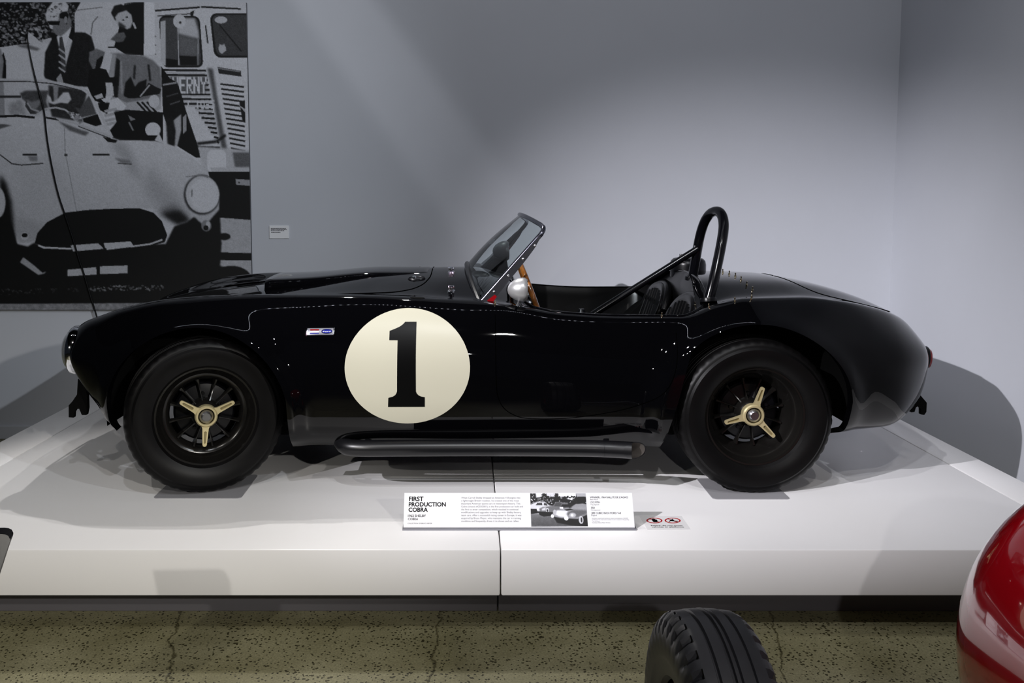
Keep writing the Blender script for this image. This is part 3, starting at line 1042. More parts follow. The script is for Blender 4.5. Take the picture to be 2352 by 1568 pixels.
ws = bpy.data.objects.new('windscreen', None)
g = Geo(); na, nb = 40, 14
V = [scr(-1 + 2 * i / na, j / nb) for i in range(na + 1) for j in range(nb + 1)]
g.add(V, [(i * (nb + 1) + j, (i + 1) * (nb + 1) + j, (i + 1) * (nb + 1) + j + 1, i * (nb + 1) + j + 1) for i in range(na) for j in range(nb)])
bpy.data.objects.remove(ws)
wsf = Geo()
top = [scr(a, 1.0) for a in np.linspace(-.94, .94, 34)]
posts = []
for sgn in (-1, 1):
    P = [scr(sgn, b) for b in np.linspace(0, .92, 16)] + [scr(sgn * .985, .965), scr(sgn * .955, .99)]
    posts.append(P)
rail = posts[0] + top[1:-1] + posts[1][::-1]
wsf.tube(rail, .0105, 10)
ws = wsf.obj('windscreen', M['railalloy'], car)
g.obj('glass', M['glass'], ws, angle=0)
Geo().tube([scr(a, 0.0) + Vector((-.004, 0, -.002)) for a in np.linspace(-1, 1, 50)], .012, 8).obj('lower_seal', M['satin'], ws)
dirx = (scr(-1, 1) - scr(-1, 0)).normalized()
for sgn in (-1, 1):
    a0 = scr(sgn, 0.0); a1 = scr(sgn, .90)
    back = Vector((dirx.z, 0, -dirx.x))
    wds = [.034, .034, .031, .028, .026, .023, .018, .006]
    V = []; nn = len(wds)
    for i, wd in enumerate(wds):
        q = i / (nn - 1); p = a0 + (a1 - a0) * q
        V += [p + Vector((0, sgn * .012, 0)), p + back * wd + Vector((0, sgn * .012, 0)), p + back * wd, p]
    Fc = []
    for i in range(nn - 1):
        for k in range(4):
            l = (k + 1) % 4
            Fc.append((i * 4 + k, i * 4 + l, i * 4 + 4 + l, i * 4 + 4 + k))
    Fc += [(0, 1, 2, 3), tuple((nn - 1) * 4 + k for k in range(4))]
    po = Geo().add(V, Fc).obj('side_post', M['alloy'], ws, angle=30)
    for q in (.02, .19, .43, .68, .88):
        p = a0 + (a1 - a0) * q + back * (.012) + Vector((0, sgn * .012, 0))
        Geo().lathe([(.0055, 0), (.005, .003), (.002, .0045), (0, .0045)], 12, axis_mtx(p, (0, sgn, 0))).obj('screw', M['steel'], po)
    g = Geo(); p = a0 + back * .02 + Vector((0, sgn * .002, 0))
    V = []
    for q, wd in ((-.004, .019), (.03, .015), (.065, .008)):
        c = a0 + (a1 - a0).normalized() * q + back * .030 + Vector((0, sgn * .0135, 0))
        V += [c - back * wd, c + back * wd * .55]
    g.add(V, [(0, 1, 3, 2), (2, 3, 5, 4)]); g.obj('trim_insert', M['amber'], po)
    c = a0 + Vector((.014, sgn * .004, -.010))
    Geo().box(c.x - .042, c.x + .045, c.y - .016, c.y + .016, c.z - .006, c.z + .006, bev=.004).obj('foot', M['chrome'], po)

# steering wheel
sc_ = at(1224, 690, 3.92); ax = Vector((math.cos(math.radians(20)), 0, math.sin(math.radians(20))))
mt = axis_mtx(sc_, ax)
P = [mt @ Vector((.195 * math.cos(a), .195 * math.sin(a), 0)) for a in np.linspace(0, 2 * math.pi, 72, endpoint=False)]
sw = Geo().tube(P, .0125, 12, closed=True).obj('steering_wheel', M['wood'], car)
g = Geo()
for k in range(3):
    a = math.pi / 2 + k * 2 * math.pi / 3
    d = mt.to_3x3() @ Vector((math.cos(a), math.sin(a), 0)); t = mt.to_3x3() @ Vector((-math.sin(a), math.cos(a), 0))
    g.plate([sc_ + d * .02 - t * .012, sc_ + d * .19 - t * .009, sc_ + d * .19 + t * .009, sc_ + d * .02 + t * .012], ax * .003)
g.lathe([(0, .02), (.03, .018), (.036, 0), (.03, -.012), (0, -.012)], 24, mt)
g.obj('spokes', M['steel'], sw, angle=30)
Geo().tube([sc_ - ax * .01, sc_ - ax * .30], .016, 10).obj('column', M['matte'], sw)
# dashboard
g = Geo()
V = []; nn = 24
for i in range(nn + 1):
    y = -.50 + 1.0 * i / nn
    zt = .84 - .27 * abs(y) ** 2
    V += [(0.25 + .02 * abs(y), YC + y, ZP + zt - .03), (0.285 + .02 * abs(y), YC + y, ZP + zt - .055), (0.27, YC + y, ZP + .52)]
Fc = []
for i in range(nn):
    for k in (0, 1):
        Fc.append((i * 3 + k, i * 3 + k + 1, i * 3 + 4 + k, i * 3 + 3 + k))
g.add(V, Fc); db = g.obj('dashboard', M['leather'], car)
for y in (-.40, -.24, -.06, .02, .10):
    mt = axis_mtx((.287 + .008 * abs(y), YC + y, ZP + .66), (1, 0, .1))
    Geo().lathe([(.0, .004), (.034, .004), (.036, .010), (.040, .010), (.041, -.01)], 24, mt).obj('gauge', M['steel'], db)

# mirrors
def mirror(c, s, label_far):
    mt = axis_mtx(c, (-1, 0, -.02))
    mi = Geo().lathe([(.043 * s, -.030 * s), (.0495 * s, -.022 * s), (.0505 * s, -.012 * s), (.048 * s, .006 * s), (.041 * s, .022 * s), (.030 * s, .038 * s), (.015 * s, .049 * s), (0, .052 * s)], 48, mt).obj('wing_mirror', M['silver'], car)
    Geo().lathe([(0, -.0285 * s), (.043 * s, -.0285 * s), (.0435 * s, -.031 * s)], 40, mt).obj('mirror_glass', M['mirror'], mi)
    return mi


mc = at(1194, 665, 3.66)
mi = mirror(mc, 1.02, False)
ft, nf = hit(1186, 711)
g = Geo(); g.tube([mc + Vector((0, 0, -.04)), ft + Vector((0, 0, .012))], .006, 10)
g.lathe([(0, .022), (.010, .022), (.013, .016), (.022, .012), (.024, .005), (.022, .0), (.0, -.006)], 24, Matrix.Translation(Vector((mc.x, mc.y, ft.z))))
g.obj('stalk', M['chrome'], mi)
mc = at(1155, 576, 4.60)
mi = mirror(mc, 1.05, True)
g = Geo()
g.plate([mc + Vector((-.045, 0, -.036)), mc + Vector((.02, 0, -.042)), mc + Vector((.035, 0, -.13)), mc + Vector((-.075, 0, -.115)), mc + Vector((-.09, 0, -.095))], (0, .016, 0))
g.obj('stalk', M['satin'], mi)

# roll bar
pts = [at(1627, 690, 3.74), at(1640, 640, 3.76), at(1655, 570, 3.81), at(1662, 525, 3.86), at(1660, 500, 3.905), at(1652, 487, 3.95), at(1640, 486, 4.0), at(1628, 494, 4.05), at(1616, 515, 4.09), at(1606, 550, 4.12), at(1598, 595, 4.135), at(1590, 640, 4.15)]
hoop = catmull(pts, 8)
rb = Geo().tube(hoop, .0225, 20).obj('roll_bar', M['gloss'], car)
j = at(1603, 571, 4.12)
Geo().tube([j, at(1384, 708, 4.10), at(1360, 723, 4.10)], .0165, 14).obj('brace', M['gloss'], rb)
Geo().tube([at(1594, 578, 4.12), at(1588, 632, 4.15)], .006, 8).obj('strut', M['satin'], rb)
for q_, a_ in ((pts[0], (-.05, .2, 1)), (pts[-1], (.05, -.1, 1))):
    Geo().lathe([(0, .012), (.034, .012), (.036, .006), (.036, -.006), (0, -.006)], 28, axis_mtx(q_, a_)).obj('mounting_flange', M['satin'], rb)
br0, br1 = at(1603, 571, 4.12), at(1384, 708, 4.10)
for q_, dz_ in ((.18, .020), (.15, -.020), (.03, .018)):
    p = br0 + (br1 - br0) * q_ + Vector((0, 0, dz_))
    Geo().box(p.x - .006, p.x + .006, p.y - .008, p.y + .008, p.z - .006, p.z + .006, bev=.002).obj('clamp_bolt', M['steel'], rb)

# filler cap
c = at(1580, 612, 4.45)
g = Geo()
g.lathe([(0, .046), (.055, .046), (.074, .042), (.086, .030), (.090, .012), (.090, -.050), (0, -.050)], 40, Matrix.Translation(c))
g.obj('filler_cap', M['satin'], car)

# seats
def seat(yc):
    s = Geo(); V = []; nu, nv = 26, 16
    for i in range(nu + 1):
        a = -1.25 + 2.5 * i / nu
        for j in range(nv + 1):
            q = j / nv
            hz = .34 + q * .44 * (1 - .16 * abs(a) ** 2.2)
            rx = .19 - .05 * q
            V.append((.80 + .16 * q + rx * math.cos(a) * .55, yc + .215 * math.sin(a), ZP + hz - .01))
    Fc = [(i * (nv + 1) + j, (i + 1) * (nv + 1) + j, (i + 1) * (nv + 1) + j + 1, i * (nv + 1) + j + 1) for i in range(nu) for j in range(nv)]
    s.add(V, Fc)
    ob = s.obj('bucket_seat', M['leather'], car)
    md = ob.modifiers.new('thickness', 'SOLIDIFY'); md.thickness = .03; md.offset = -1
    rim = [V[i * (nv + 1) + nv] for i in range(nu + 1)]
    Geo().tube(rim, .022, 10).obj('top_roll', M['leather'], ob)
    for k in range(9):
        i = 4 + int(k * (nu - 8) / 8)
        P = [Vector(V[i * (nv + 1) + j]) + Vector((-.020, 0, 0)) for j in range(1, nv)]
        Geo().tube(P, .019, 8).obj('pleat', M['leather'], ob)
    Geo().box(.42, .86, yc - .21, yc + .21, ZP + .25, ZP + .36, bev=.04).obj('cushion', M['leather'], ob)
    return ob


seat(YC - .29); seat(YC + .29)
Geo().box(.3, .98, YC - .09, YC + .09, ZP + .24, ZP + .46, bev=.05).obj('transmission_tunnel', M['leather'], car)
g = Geo(); p = Vector((.50, YC - .02, ZP + .44))
g.tube([p, p + Vector((.05, 0, .14)), p + Vector((.06, 0, .20))], .007, 8); g.lathe([(0, .02), (.014, .016), (.02, 0), (.014, -.016), (0, -.02)], 16, Matrix.Translation(p + Vector((.06, 0, .22))))
g.obj('gear_lever', M['satin'], car)

# bonnet scoop
secs = []
sx = np.linspace(0, 1, 26)
g = Geo(); V = []
SCN = 41
for q in sx:
    x = -.935 + .75 * q
    hgt = .044 * (1 - q) ** 1.1 + .002
    half = .235 - .06 * q
    for k in range(SCN):
        a = -1 + 2 * k / (SCN - 1)
        y = half * max(-1, min(1, a * 1.0))
        base = float(surf([x], [7 - 2.2 * min(1, abs(y) / .24)])[1][0])
        # base height at this half width: search t
        ts = np.linspace(5, 7, 60); wz = surf([x] * 60, ts); base = float(np.interp(abs(y), wz[0][::-1], wz[1][::-1]))
        edge = 1 - abs(a) ** 22
        V.append((x, YC + y, ZP + base - .006 + (hgt + .006) * edge))
Fc = [(i * SCN + k, (i + 1) * SCN + k, (i + 1) * SCN + k + 1, i * SCN + k + 1) for i in range(25) for k in range(SCN - 1)]
g.add(V, Fc); sco = g.obj('bonnet_scoop', M['paint'], car, angle=50)
md = sco.modifiers.new('thickness', 'SOLIDIFY'); md.thickness = .006; md.offset = -1

# bonnet fasteners, screen jets, fender vents
for (px, py, sgn) in ((957, 640, -1), (972, 607, 1)):
    p, nrm = hit(px, py, .0)
    if sgn > 0:
        p2, n2 = hit(957, 640); p = Vector((p2.x, 2 * YC - p2.y, p2.z)); nrm = Vector((n2.x, -n2.y, n2.z))
    mt = axis_mtx(p, nrm, (1, 0, 0))
    fo = Geo().lathe([(0, .003), (.034, .003), (.037, .006), (.040, .003), (.041, -.002)], 32, mt @ Matrix.Diagonal((1, .62, 1, 1))).obj('bonnet_fastener', M['satin'], car)
    Geo().lathe([(0, .014), (.008, .013), (.011, .006), (.012, 0)], 16, mt @ Matrix.Translation((-.012, 0, 0))).obj('turn_key', M['chrome'], fo)
for (px, py) in ((1037, 626), (1035, 607)):
    p, nrm = hit(px, py)
    mt = axis_mtx(p, nrm, (1, 0, 0))
    wj = Geo().lathe([(0, .022), (.006, .021), (.008, .012), (.006, .008), (.016, .005), (.018, 0)], 16, mt).obj('washer_jet', M['chrome'], car)
    Geo().box(p.x - .014, p.x + .012, p.y - .006, p.y + .006, p.z + .012, p.z + .026, bev=.004).obj('nozzle', M['chrome'], wj)
p, nrm = hit(959, 684)
mt = axis_mtx(p, nrm, (1, 0, 0))
Geo().lathe([(0, .002), (.030, .002), (.033, -.002)], 28, mt @ Matrix.Diagonal((1, .35, 1, 1))).obj('fender_plug', M['matte'], car)

# tie-down studs
for (px, py) in ((1660, 626), (1675, 630), (1689, 635), (1702, 643), (1715, 655), (1728, 667), (1725, 688), (1688, 692), (1629, 706), (1565, 724), (1520, 727), (1378, 719), (1137, 700), (1388, 690)):
    if py == 690:
        p, nrm = at(1390, 678, 4.72), Vector((0, 0, 1)); p.z = ZP + .72
    else:
        p, nrm = hit(px, py)
    d = (nrm * .5 + Vector((0, 0, .5))).normalized()
    Geo().lathe([(0, .018), (.0030, .018), (.0034, .014), (.0022, .011), (.0022, .008), (.0048, .006), (.0050, 0)], 12, axis_mtx(p, d)).obj('tie_down_stud', M['stud'], car)

# number roundel on the near flank
rc = at(935.5, 845, 3.49); rxr = 143.6 / 2000 * 3.545; rzr = 131 / 2000 * 3.545


def rowmesh(rows, push, nx=24):
    """rows = [(z, xl, xr)] -> surface strip lying on the near flank"""
    V = []; Fc = []
    for z, xl, xr in rows:
        X = np.linspace(xl, xr, nx)
        t = t_of_z(X, np.full(nx, z - ZP)); wv, _ = surf(X, t)
        V += [(X[i], YC - wv[i] - push, z) for i in range(nx)]
    for j in range(len(rows) - 1):
        for i in range(nx - 1):
            Fc.append((j * nx + i, j * nx + i + 1, (j + 1) * nx + i + 1, (j + 1) * nx + i))
    return Geo().add(V, Fc)


rows = []
for a in np.linspace(-math.pi / 2, math.pi / 2, 72):
    c = max(math.cos(a), 1e-4)
    rows.append((rc.z + rzr * math.sin(a), rc.x - rxr * c, rc.x + rxr * c))
ron = rowmesh(rows, .0016, 40).obj('number_roundel', M['cream'], car, angle=0, clean=False)
ONE = [(741, 928, 954.5), (744, 925.5, 954.5), (748, 921, 954.5), (752, 914.5, 954.5), (756, 905, 954.5), (759, 897, 954.5), (760.5, 892.6, 954.5), (770, 892.6, 954.5), (780.6, 892.6, 954.5), (780.8, 912, 954.5), (820, 911.9, 954.6), (860, 911.8, 954.8), (896, 911.7, 955), (901, 910, 957), (905, 907, 961), (908, 902, 967), (909.6, 896, 975.5), (911, 891.8, 975.5), (920, 891.4, 975.5), (932, 891, 975.5)]
rows = []
for y, xl, xr in ONE:
    a, b = at(xl, y, 3.49), at(xr, y, 3.49)
    rows.append((a.z - .005, a.x, b.x))
fine = []
for (z0, l0, r0), (z1, l1, r1) in zip(rows[:-1], rows[1:]):
    k = max(1, int(abs(z1 - z0) / .008))
    for q in range(k):
        s = q / k; fine.append((z0 + (z1 - z0) * s, l0 + (l1 - l0) * s, r0 + (r1 - r0) * s))
fine.append(rows[-1])
rowmesh(fine, .0026, 10).obj('numeral', M['ink'], ron, angle=0, clean=False)

# flank badge
bc = at(733, 764.5, 3.49); p0 = near_skin(bc.x, bc.z - ZP)
p1 = near_skin(bc.x, bc.z - ZP + .012); pxx = near_skin(bc.x + .03, bc.z - ZP)
zx = (pxx - p0).normalized(); zy = (p1 - p0).normalized(); zn = zx.cross(zy).normalized()
mtb = Matrix((zx, zy, zn)).transposed().to_4x4(); mtb.translation = p0
bw, bh = .0545, .0150
bd = Geo().box(-bw, bw, -bh, bh, -.004, .0035, bev=.001, mtx=mtb).obj('flank_badge', M['badge'], car, angle=30)
Geo().box(-.042, -.006, .0045, .0100, .003, .0042, mtx=mtb).obj('red_bar', M['amber'], bd, smooth=False)
Geo().box(-.042, -.006, -.0105, -.0060, .003, .0042, mtx=mtb).obj('blue_bar', M['blue'], bd, smooth=False)
Geo().box(-.042, -.006, -.0030, .0015, .003, .0046, mtx=mtb).obj('white_bar', M['white'], bd, smooth=False)
mto = mtb @ Matrix.Translation((.026, 0, 0)) @ Matrix.Diagonal((1, .42, 1, 1))
Geo().lathe([(0, .0045), (.0185, .0045), (.020, .0050), (.0215, .0050), (.022, .003)], 36, mto, 0).obj('oval', M['blue'], bd)
g = Geo()
g.tube([mtb @ Vector((.026 + .0215 * math.cos(a), .0092 * math.sin(a), .005)) for a in np.linspace(0, 2 * math.pi, 36, endpoint=False)], .0011, 6, closed=True)
g.obj('oval_rim', M['chrome'], bd)
lettering('oval_script', 'Ford', mtb @ Vector((.011, -.0032, .0052)), mtb @ Vector((.041, -.0032, .0052)), zy, zn, M['white'], bd, .012, .42)
for sx_ in (-1, 1):
    Geo().box(sx_ * bw - .002, sx_ * bw + .002, -bh - .002, bh + .002, -.003, .006, bev=.001, mtx=mtb).obj('end_bar', M['chrome'], bd, angle=30)

# ------------------------------------------------------------------ plates under the tyres
def tyre_plate(xl, xr, yfront, depth, label):
    a, b = atz(xl, yfront, ZP), atz(xr, yfront, ZP)
    c = Vector(((a.x + b.x) / 2, a.y + depth / 2, ZP))
    hw = (b.x - a.x) / 2; hd = depth / 2; r = .018
    P = []
    for cx, cy, a0 in ((hw - r, hd - r, 0), (-hw + r, hd - r, 90), (-hw + r, -hd + r, 180), (hw - r, -hd + r, 270)):
        for k in range(5):
            t = math.radians(a0 + 22.5 * k); P.append(c + Vector((cx + r * math.cos(t), cy + r * math.sin(t), 0.0)))
    o = Geo().plate(P, (0, 0, .003)).obj('tyre_plate', M['pad'], smooth=False)
    return tag(o, label, 'plate', 'thin plates under the tyres')


tyre_plate(351, 553, 1145, .30, 'thin grey rounded plate under the front tyre of the black roadster')
tyre_plate(1638, 1816, 1147, .26, 'thin grey rounded plate under the rear tyre of the black roadster')

# ------------------------------------------------------------------ flat prints
def in_poly2(X, Y, P):
    c = np.zeros(X.shape, bool); n = len(P)
    for i in range(n):
        x0, y0 = P[i]; x1, y1 = P[(i + 1) % n]
        if y0 == y1:
            continue
        cond = (y0 > Y) != (y1 > Y)
        c ^= cond & (X < (x1 - x0) * (Y - y0) / (y1 - y0) + x0)
    return c


class Print:
    """a black and white print painted into vertex colours; coordinates in the print's own units"""

    def __init__(s, x0, y0, x1, y1, step, v0):
        step = step / 2; nx_ = int((x1 - x0) / step) // 2 * 2; ny_ = int((y1 - y0) / step) // 2 * 2
        s.x = x0 + np.arange(nx_) * (x1 - x0) / (nx_ - 1); s.y = y0 + np.arange(ny_) * (y1 - y0) / (ny_ - 1)
        s.X, s.Y = np.meshgrid(s.x, s.y); s.step = step
        s.A = np.full(s.X.shape, float(v0))

    def blur(s, m, r):
        k = max(1, int(r / s.step))
        for ax in (0, 1):
            for _ in range(2):
                p = np.pad(m, [(k, k) if a == ax else (0, 0) for a in (0, 1)], mode='edge')
                cs = np.cumsum(p, ax); z = np.zeros_like(np.take(cs, [0], ax)); cs = np.concatenate([z, cs], ax)
                n = m.shape[ax]
                m = (np.take(cs, np.arange(2 * k + 1, 2 * k + 1 + n), ax) - np.take(cs, np.arange(0, n), ax)) / (2 * k + 1)
        return m

    def poly(s, P, v, soft=0, tex=0.0, v2=None):
        pad = soft * 3 + 4
        xs = [q[0] for q in P]; ys = [q[1] for q in P]
        i0, i1 = np.searchsorted(s.x, [min(xs) - pad, max(xs) + pad]); j0, j1 = np.searchsorted(s.y, [min(ys) - pad, max(ys) + pad])
        if i1 - i0 < 2 or j1 - j0 < 2:
            return
        X, Y = s.X[j0:j1, i0:i1], s.Y[j0:j1, i0:i1]
        m = in_poly2(X, Y, P).astype(float)
        if soft:
            m = s.blur(m, soft)
        val = v
        if v2 is not None:
            q = np.clip((Y - min(ys)) / (max(ys) - min(ys)), 0, 1); val = v + (v2 - v) * q
        if tex:
            val = val + s.blur(RNG.normal(0, 1, X.shape), 2.5) * tex * 9
        s.A[j0:j1, i0:i1] = s.A[j0:j1, i0:i1] * (1 - m) + val * m

    def line(s, P, w, v, soft=0):
        for (x0, y0), (x1, y1) in zip(P[:-1], P[1:]):
            d = math.hypot(x1 - x0, y1 - y0) or 1; nx, ny = -(y1 - y0) / d * w / 2, (x1 - x0) / d * w / 2
            s.poly([(x0 + nx, y0 + ny), (x1 + nx, y1 + ny), (x1 - nx, y1 - ny), (x0 - nx, y0 - ny)], v, soft)

    def disc(s, x, y, rx, ry, v, soft=0):
        s.poly([(x + rx * math.cos(t), y + ry * math.sin(t)) for t in np.linspace(0, 6.283, 30)[:-1]], v, soft)

    def leaves(s, P, v, n, size):
        m = in_poly2(s.X, s.Y, P)
        ys, xs = np.nonzero(m)
        for i in RNG.integers(0, len(xs), n):
            cx, cy = s.X[ys[i], xs[i]], s.Y[ys[i], xs[i]]
            r = size * RNG.uniform(.35, 1); a = RNG.uniform(-1, 1); e = RNG.uniform(.35, .8)
            P_ = [(cx + r * (math.cos(t) * math.cos(a) - e * math.sin(t) * math.sin(a)), cy + r * (math.cos(t) * math.sin(a) + e * math.sin(t) * math.cos(a))) for t in np.linspace(0, 6.28, 8)[:-1]]
            s.poly(P_, v * RNG.uniform(.5, 1))

    def letters(s, text, x, y, w, h, v, px):
        font = {'V': '10001 10001 10001 10001 01010 01010 00100', 'E': '11111 10000 10000 11110 10000 10000 11111', 'R': '11110 10001 10001 11110 10100 10010 10001',
                'N': '10001 11001 11001 10101 10011 10011 10001', 'Y': '10001 10001 01010 00100 00100 00100 00100', '1': '00100 01100 00100 00100 00100 00100 01110',
                '0': '01110 10001 10001 10001 10001 10001 01110', '3': '11110 00001 00001 01110 00001 00001 11110', '5': '11111 10000 11110 00001 00001 10001 01110',
                '7': '11111 00001 00010 00010 00100 00100 00100', ' ': '00000 ' * 7}
        for i, ch in enumerate(text):
            for r, row in enumerate(font[ch].split()):
                for c, b in enumerate(row):
                    if b == '1':
                        cx = x + (i * 6 + c) * w; cy = y + r * h
                        s.poly([(cx, cy), (cx + px, cy), (cx + px, cy + h * 1.05), (cx, cy + h * 1.05)], v)

    def build(s, name, place, parent, white, grain=4.0):
        s.A = (s.A[0::2, 0::2] + s.A[1::2, 0::2] + s.A[0::2, 1::2] + s.A[1::2, 1::2]) / 4
        s.x = np.linspace(s.x[0], s.x[-1], s.A.shape[1]); s.y = np.linspace(s.y[0], s.y[-1], s.A.shape[0])
        A = np.clip(s.A + RNG.normal(0, grain, s.A.shape), 1, 175)
        alb = white * (A / 150.0) ** 2.2
        ny, nx = A.shape
        V = [place(s.x[i], s.y[j]) for j in range(ny) for i in range(nx)]
        idx = np.arange(ny * nx).reshape(ny, nx)
        Q = np.stack([idx[:-1, :-1].ravel(), idx[1:, :-1].ravel(), idx[1:, 1:].ravel(), idx[:-1, 1:].ravel()], 1)
        off = parent_world(parent)
        me = bpy.data.meshes.new(name)
        me.from_pydata([v - off for v in V], [], Q.tolist()); me.update()
        ca = me.color_attributes.new('print', 'FLOAT_COLOR', 'POINT')
        col = np.ones((ny * nx, 4), np.float32)
        col[:, 0] = alb.ravel() * .97; col[:, 1] = alb.ravel() * .98; col[:, 2] = alb.ravel() * 1.05
        ca.data.foreach_set('color', col.ravel())
        m = bpy.data.materials.new(name + '_ink'); m.use_nodes = True
        b = m.node_tree.nodes['Principled BSDF']; at_ = m.node_tree.nodes.new('ShaderNodeAttribute'); at_.attribute_name = 'print'
        m.node_tree.links.new(at_.outputs['Color'], b.inputs['Base Color']); b.inputs['Roughness'].default_value = .6
        return link(name, me, m, parent, smooth=False)


# ---- the photo mural on the back wall
PXL = -46
mural_tl, mural_br = at(PXL, 5, YW - .03), at(577, 711, YW - .03)
xr_m = at(571, 300, YW - .03).x
mural = thing('photo_mural', ((mural_tl.x + xr_m) / 2, YW - .014, mural_br.z), 'large black and white photo mural of a light sports car on the back wall', 'mural')
Geo().box(mural_tl.x, xr_m, YW - .028, YW - .001, mural_br.z, mural_tl.z, bev=.002).obj('backing_board', M['greyink'], mural, smooth=False)
p = Print(PXL, 5, 576, 711, 1.6, 128)
W_, K = 132, 6
p.poly([(-60, 0), (186, 0), (176, 60), (168, 95), (150, 78), (60, 102), (0, 112), (-60, 118)], 10)
p.leaves([(-50, 5), (180, 5), (170, 60), (150, 76), (60, 100), (-50, 112)], 90, 520, 4.5)
p.leaves([(-50, 60), (110, 60), (100, 95), (-50, 108)], 115, 130, 5)
p.poly([(-60, 118), (40, 103), (110, 100), (108, 185), (-60, 190)], 134)
p.poly([(60, 98), (66, 74), (82, 86), (98, 102)], 130)
p.poly([(40, 104), (62, 102), (92, 112), (86, 117), (45, 108)], 70, 2)
# van
p.poly([(172, 30), (186, 4), (580, 4), (580, 400), (440, 400), (172, 250)], 133, 0, 1.2)
p.line([(176, 24), (235, 17)], 2, 80); p.line([(225, 38), (213, 52), (209, 80)], 2.5, 70)
p.line([(285, 10), (331, 2)], 3, 40)
p.poly([(284, 12), (332, 3), (331, 127), (290, 126), (262, 108), (272, 70)], 5)
p.poly([(333, 0), (357, 8), (358, 126), (332, 126)], 142)
for y in (84, 104, 125):
    p.disc(359, y, 1.5, 1.5, 60)
p.poly([(356, 0), (580, 0), (580, 18), (356, 24)], 128); p.line([(358, 25), (465, 17)], 4, 14); p.line([(468, 16), (563, 21)], 4, 14)
p.line([(364, 37), (445, 32)], 2.5, 30)


def rrect(x0, y0, x1, y1, r, skew=0):
    P = []
    for cx, cy, a in ((x1 - r, y0 + r, -90), (x1 - r, y1 - r, 0), (x0 + r, y1 - r, 90), (x0 + r, y0 + r, 180)):
        for k in range(5):
            t = math.radians(a + 22.5 * k); yy = cy + r * math.sin(t)
            P.append((cx + r * math.cos(t) + skew * (yy - y0) / (y1 - y0), yy))
    return P


p.poly(rrect(367, 37, 464, 155, 14, 8), 8); p.poly(rrect(370, 41, 460, 151, 11, 7), 46, 0, 1)
p.poly([(371, 50), (383, 47), (383, 150), (378, 151), (371, 140)], 122)
p.poly([(412, 42), (452, 42), (461, 70), (463, 90), (440, 85), (413, 78)], 122, 3); p.poly([(413, 80), (461, 92), (462, 130), (414, 128)], 66, 4)
p.poly([(383, 134), (411, 138), (411, 151), (383, 151)], 6); p.poly([(415, 128), (456, 130), (456, 150), (418, 150)], 6); p.line([(412, 50), (414, 150)], 2, 120); p.line([(460, 90), (459, 150)], 2, 110)
p.disc(416, 49, 15, 16, 132); p.disc(418, 52, 3, 3, 30); p.poly([(442, 28), (452, 24), (448, 40), (443, 38)], 10)
p.poly(rrect(488, 31, 590, 133, 16, 10), 6); p.poly(rrect(493, 35, 590, 128, 13, 10), 40, 0, 1); p.disc(515, 46, 15, 8, 122)
p.line([(511, 57), (562, 118)], 3, 8); p.disc(517, 112, 9, 9, 112); p.poly([(508, 110), (512, 100), (516, 108), (522, 100), (526, 116), (516, 124), (510, 120)], 116)
p.line([(478, 58), (483, 100)], 3, 15)
for i in range(18):
    y = 161 + i * 10.95; x1 = 478 + i * 1.9; x0 = max(376, 372 + i * 2.5) if i < 8 else 396 + i * 7
    if i > 15:
        x0 = x1 - 60
    p.line([(x0, y), (x1, y + 1.2 + i * .1)], 4.6, 7, 0); p.line([(x0, y + 5.6), (x1, y + 6.8)], 3.2, 118)
p.poly([(481, 156), (494, 158), (502, 215), (520, 320), (535, 395), (521, 395), (505, 300), (490, 200)], 52, 3)
for i in range(15):
    y = 193 + i * 11.3; x0 = 511 + i * 1.7
    p.line([(x0, y), (567, y + 7)], 4, 14)
p.poly([(505, 154), (560, 163), (561, 176), (508, 169)], 22); p.line([(506, 157), (558, 165)], 2.5, 90)
p.poly([(555, 234), (568, 230), (568, 282), (562, 280)], 8); p.poly([(552, 240), (568, 250), (568, 258)], 110)
p.poly([(392, 175), (480, 176), (475, 215), (400, 214)], 60, 3); p.letters('VERNY', 398, 177, 2.75, 5.4, 138, 4.2)
p.letters('7 1035', 428, 230, 1.95, 2.9, 134, 3.0)
p.poly([(455, 335), (580, 345), (580, 400), (470, 400)], 120, 3); p.poly(rrect(478, 344, 522, 396, 12), 136); p.poly([(537, 350), (580, 350), (580, 384), (542, 384)], 62, 2)
p.line([(455, 330), (500, 325), (522, 310)], 6, 10, 2); p.poly([(483, 384), (570, 386), (570, 396), (490, 396)], 120)
p.poly([(480, 394), (580, 394), (580, 506), (500, 500)], 4); p.poly([(543, 411), (580, 413), (580, 427), (544, 424)], 100); p.disc(551, 419, 2, 2, 20)
p.poly([(500, 499), (580, 505), (580, 690), (500, 690)], 112, 0, 2.2); p.poly([(500, 579), (580, 581), (580, 598), (500, 597)], 4)
# man with a cap
p.poly([(104, 120), (118, 92), (130, 84), (138, 120), (150, 155), (172, 74), (195, 75), (210, 84), (218, 112), (213, 160), (205, 200), (150, 196), (135, 190), (104, 180), (101, 172)], 17, 1, 1.5)
p.poly([(131, 84), (147, 60), (164, 62), (162, 72), (152, 105), (146, 118), (136, 104)], 140); p.poly([(137, 86), (143, 84), (145, 95), (149, 112), (152, 165), (143, 160), (136, 110)], 45)
for y in (112, 126, 141, 155):
    p.line([(135, y), (150, y + 11)], 4, 110)
p.poly([(136, 14), (156, 28), (164, 48), (164, 62), (150, 76), (140, 84), (128, 80), (122, 70), (114, 62), (113, 52), (133, 48)], 78, 1, 1.5); p.poly([(112, 53), (122, 60), (121, 67), (115, 66)], 130); p.poly([(110, 49), (138, 49), (136, 58), (113, 57)], 6)
p.poly([(136, 30), (150, 22), (158, 35), (153, 58), (148, 44), (138, 42)], 9); p.disc(151, 46, 4, 8, 92); p.poly([(124, 78), (133, 82), (120, 96), (118, 86)], 12)
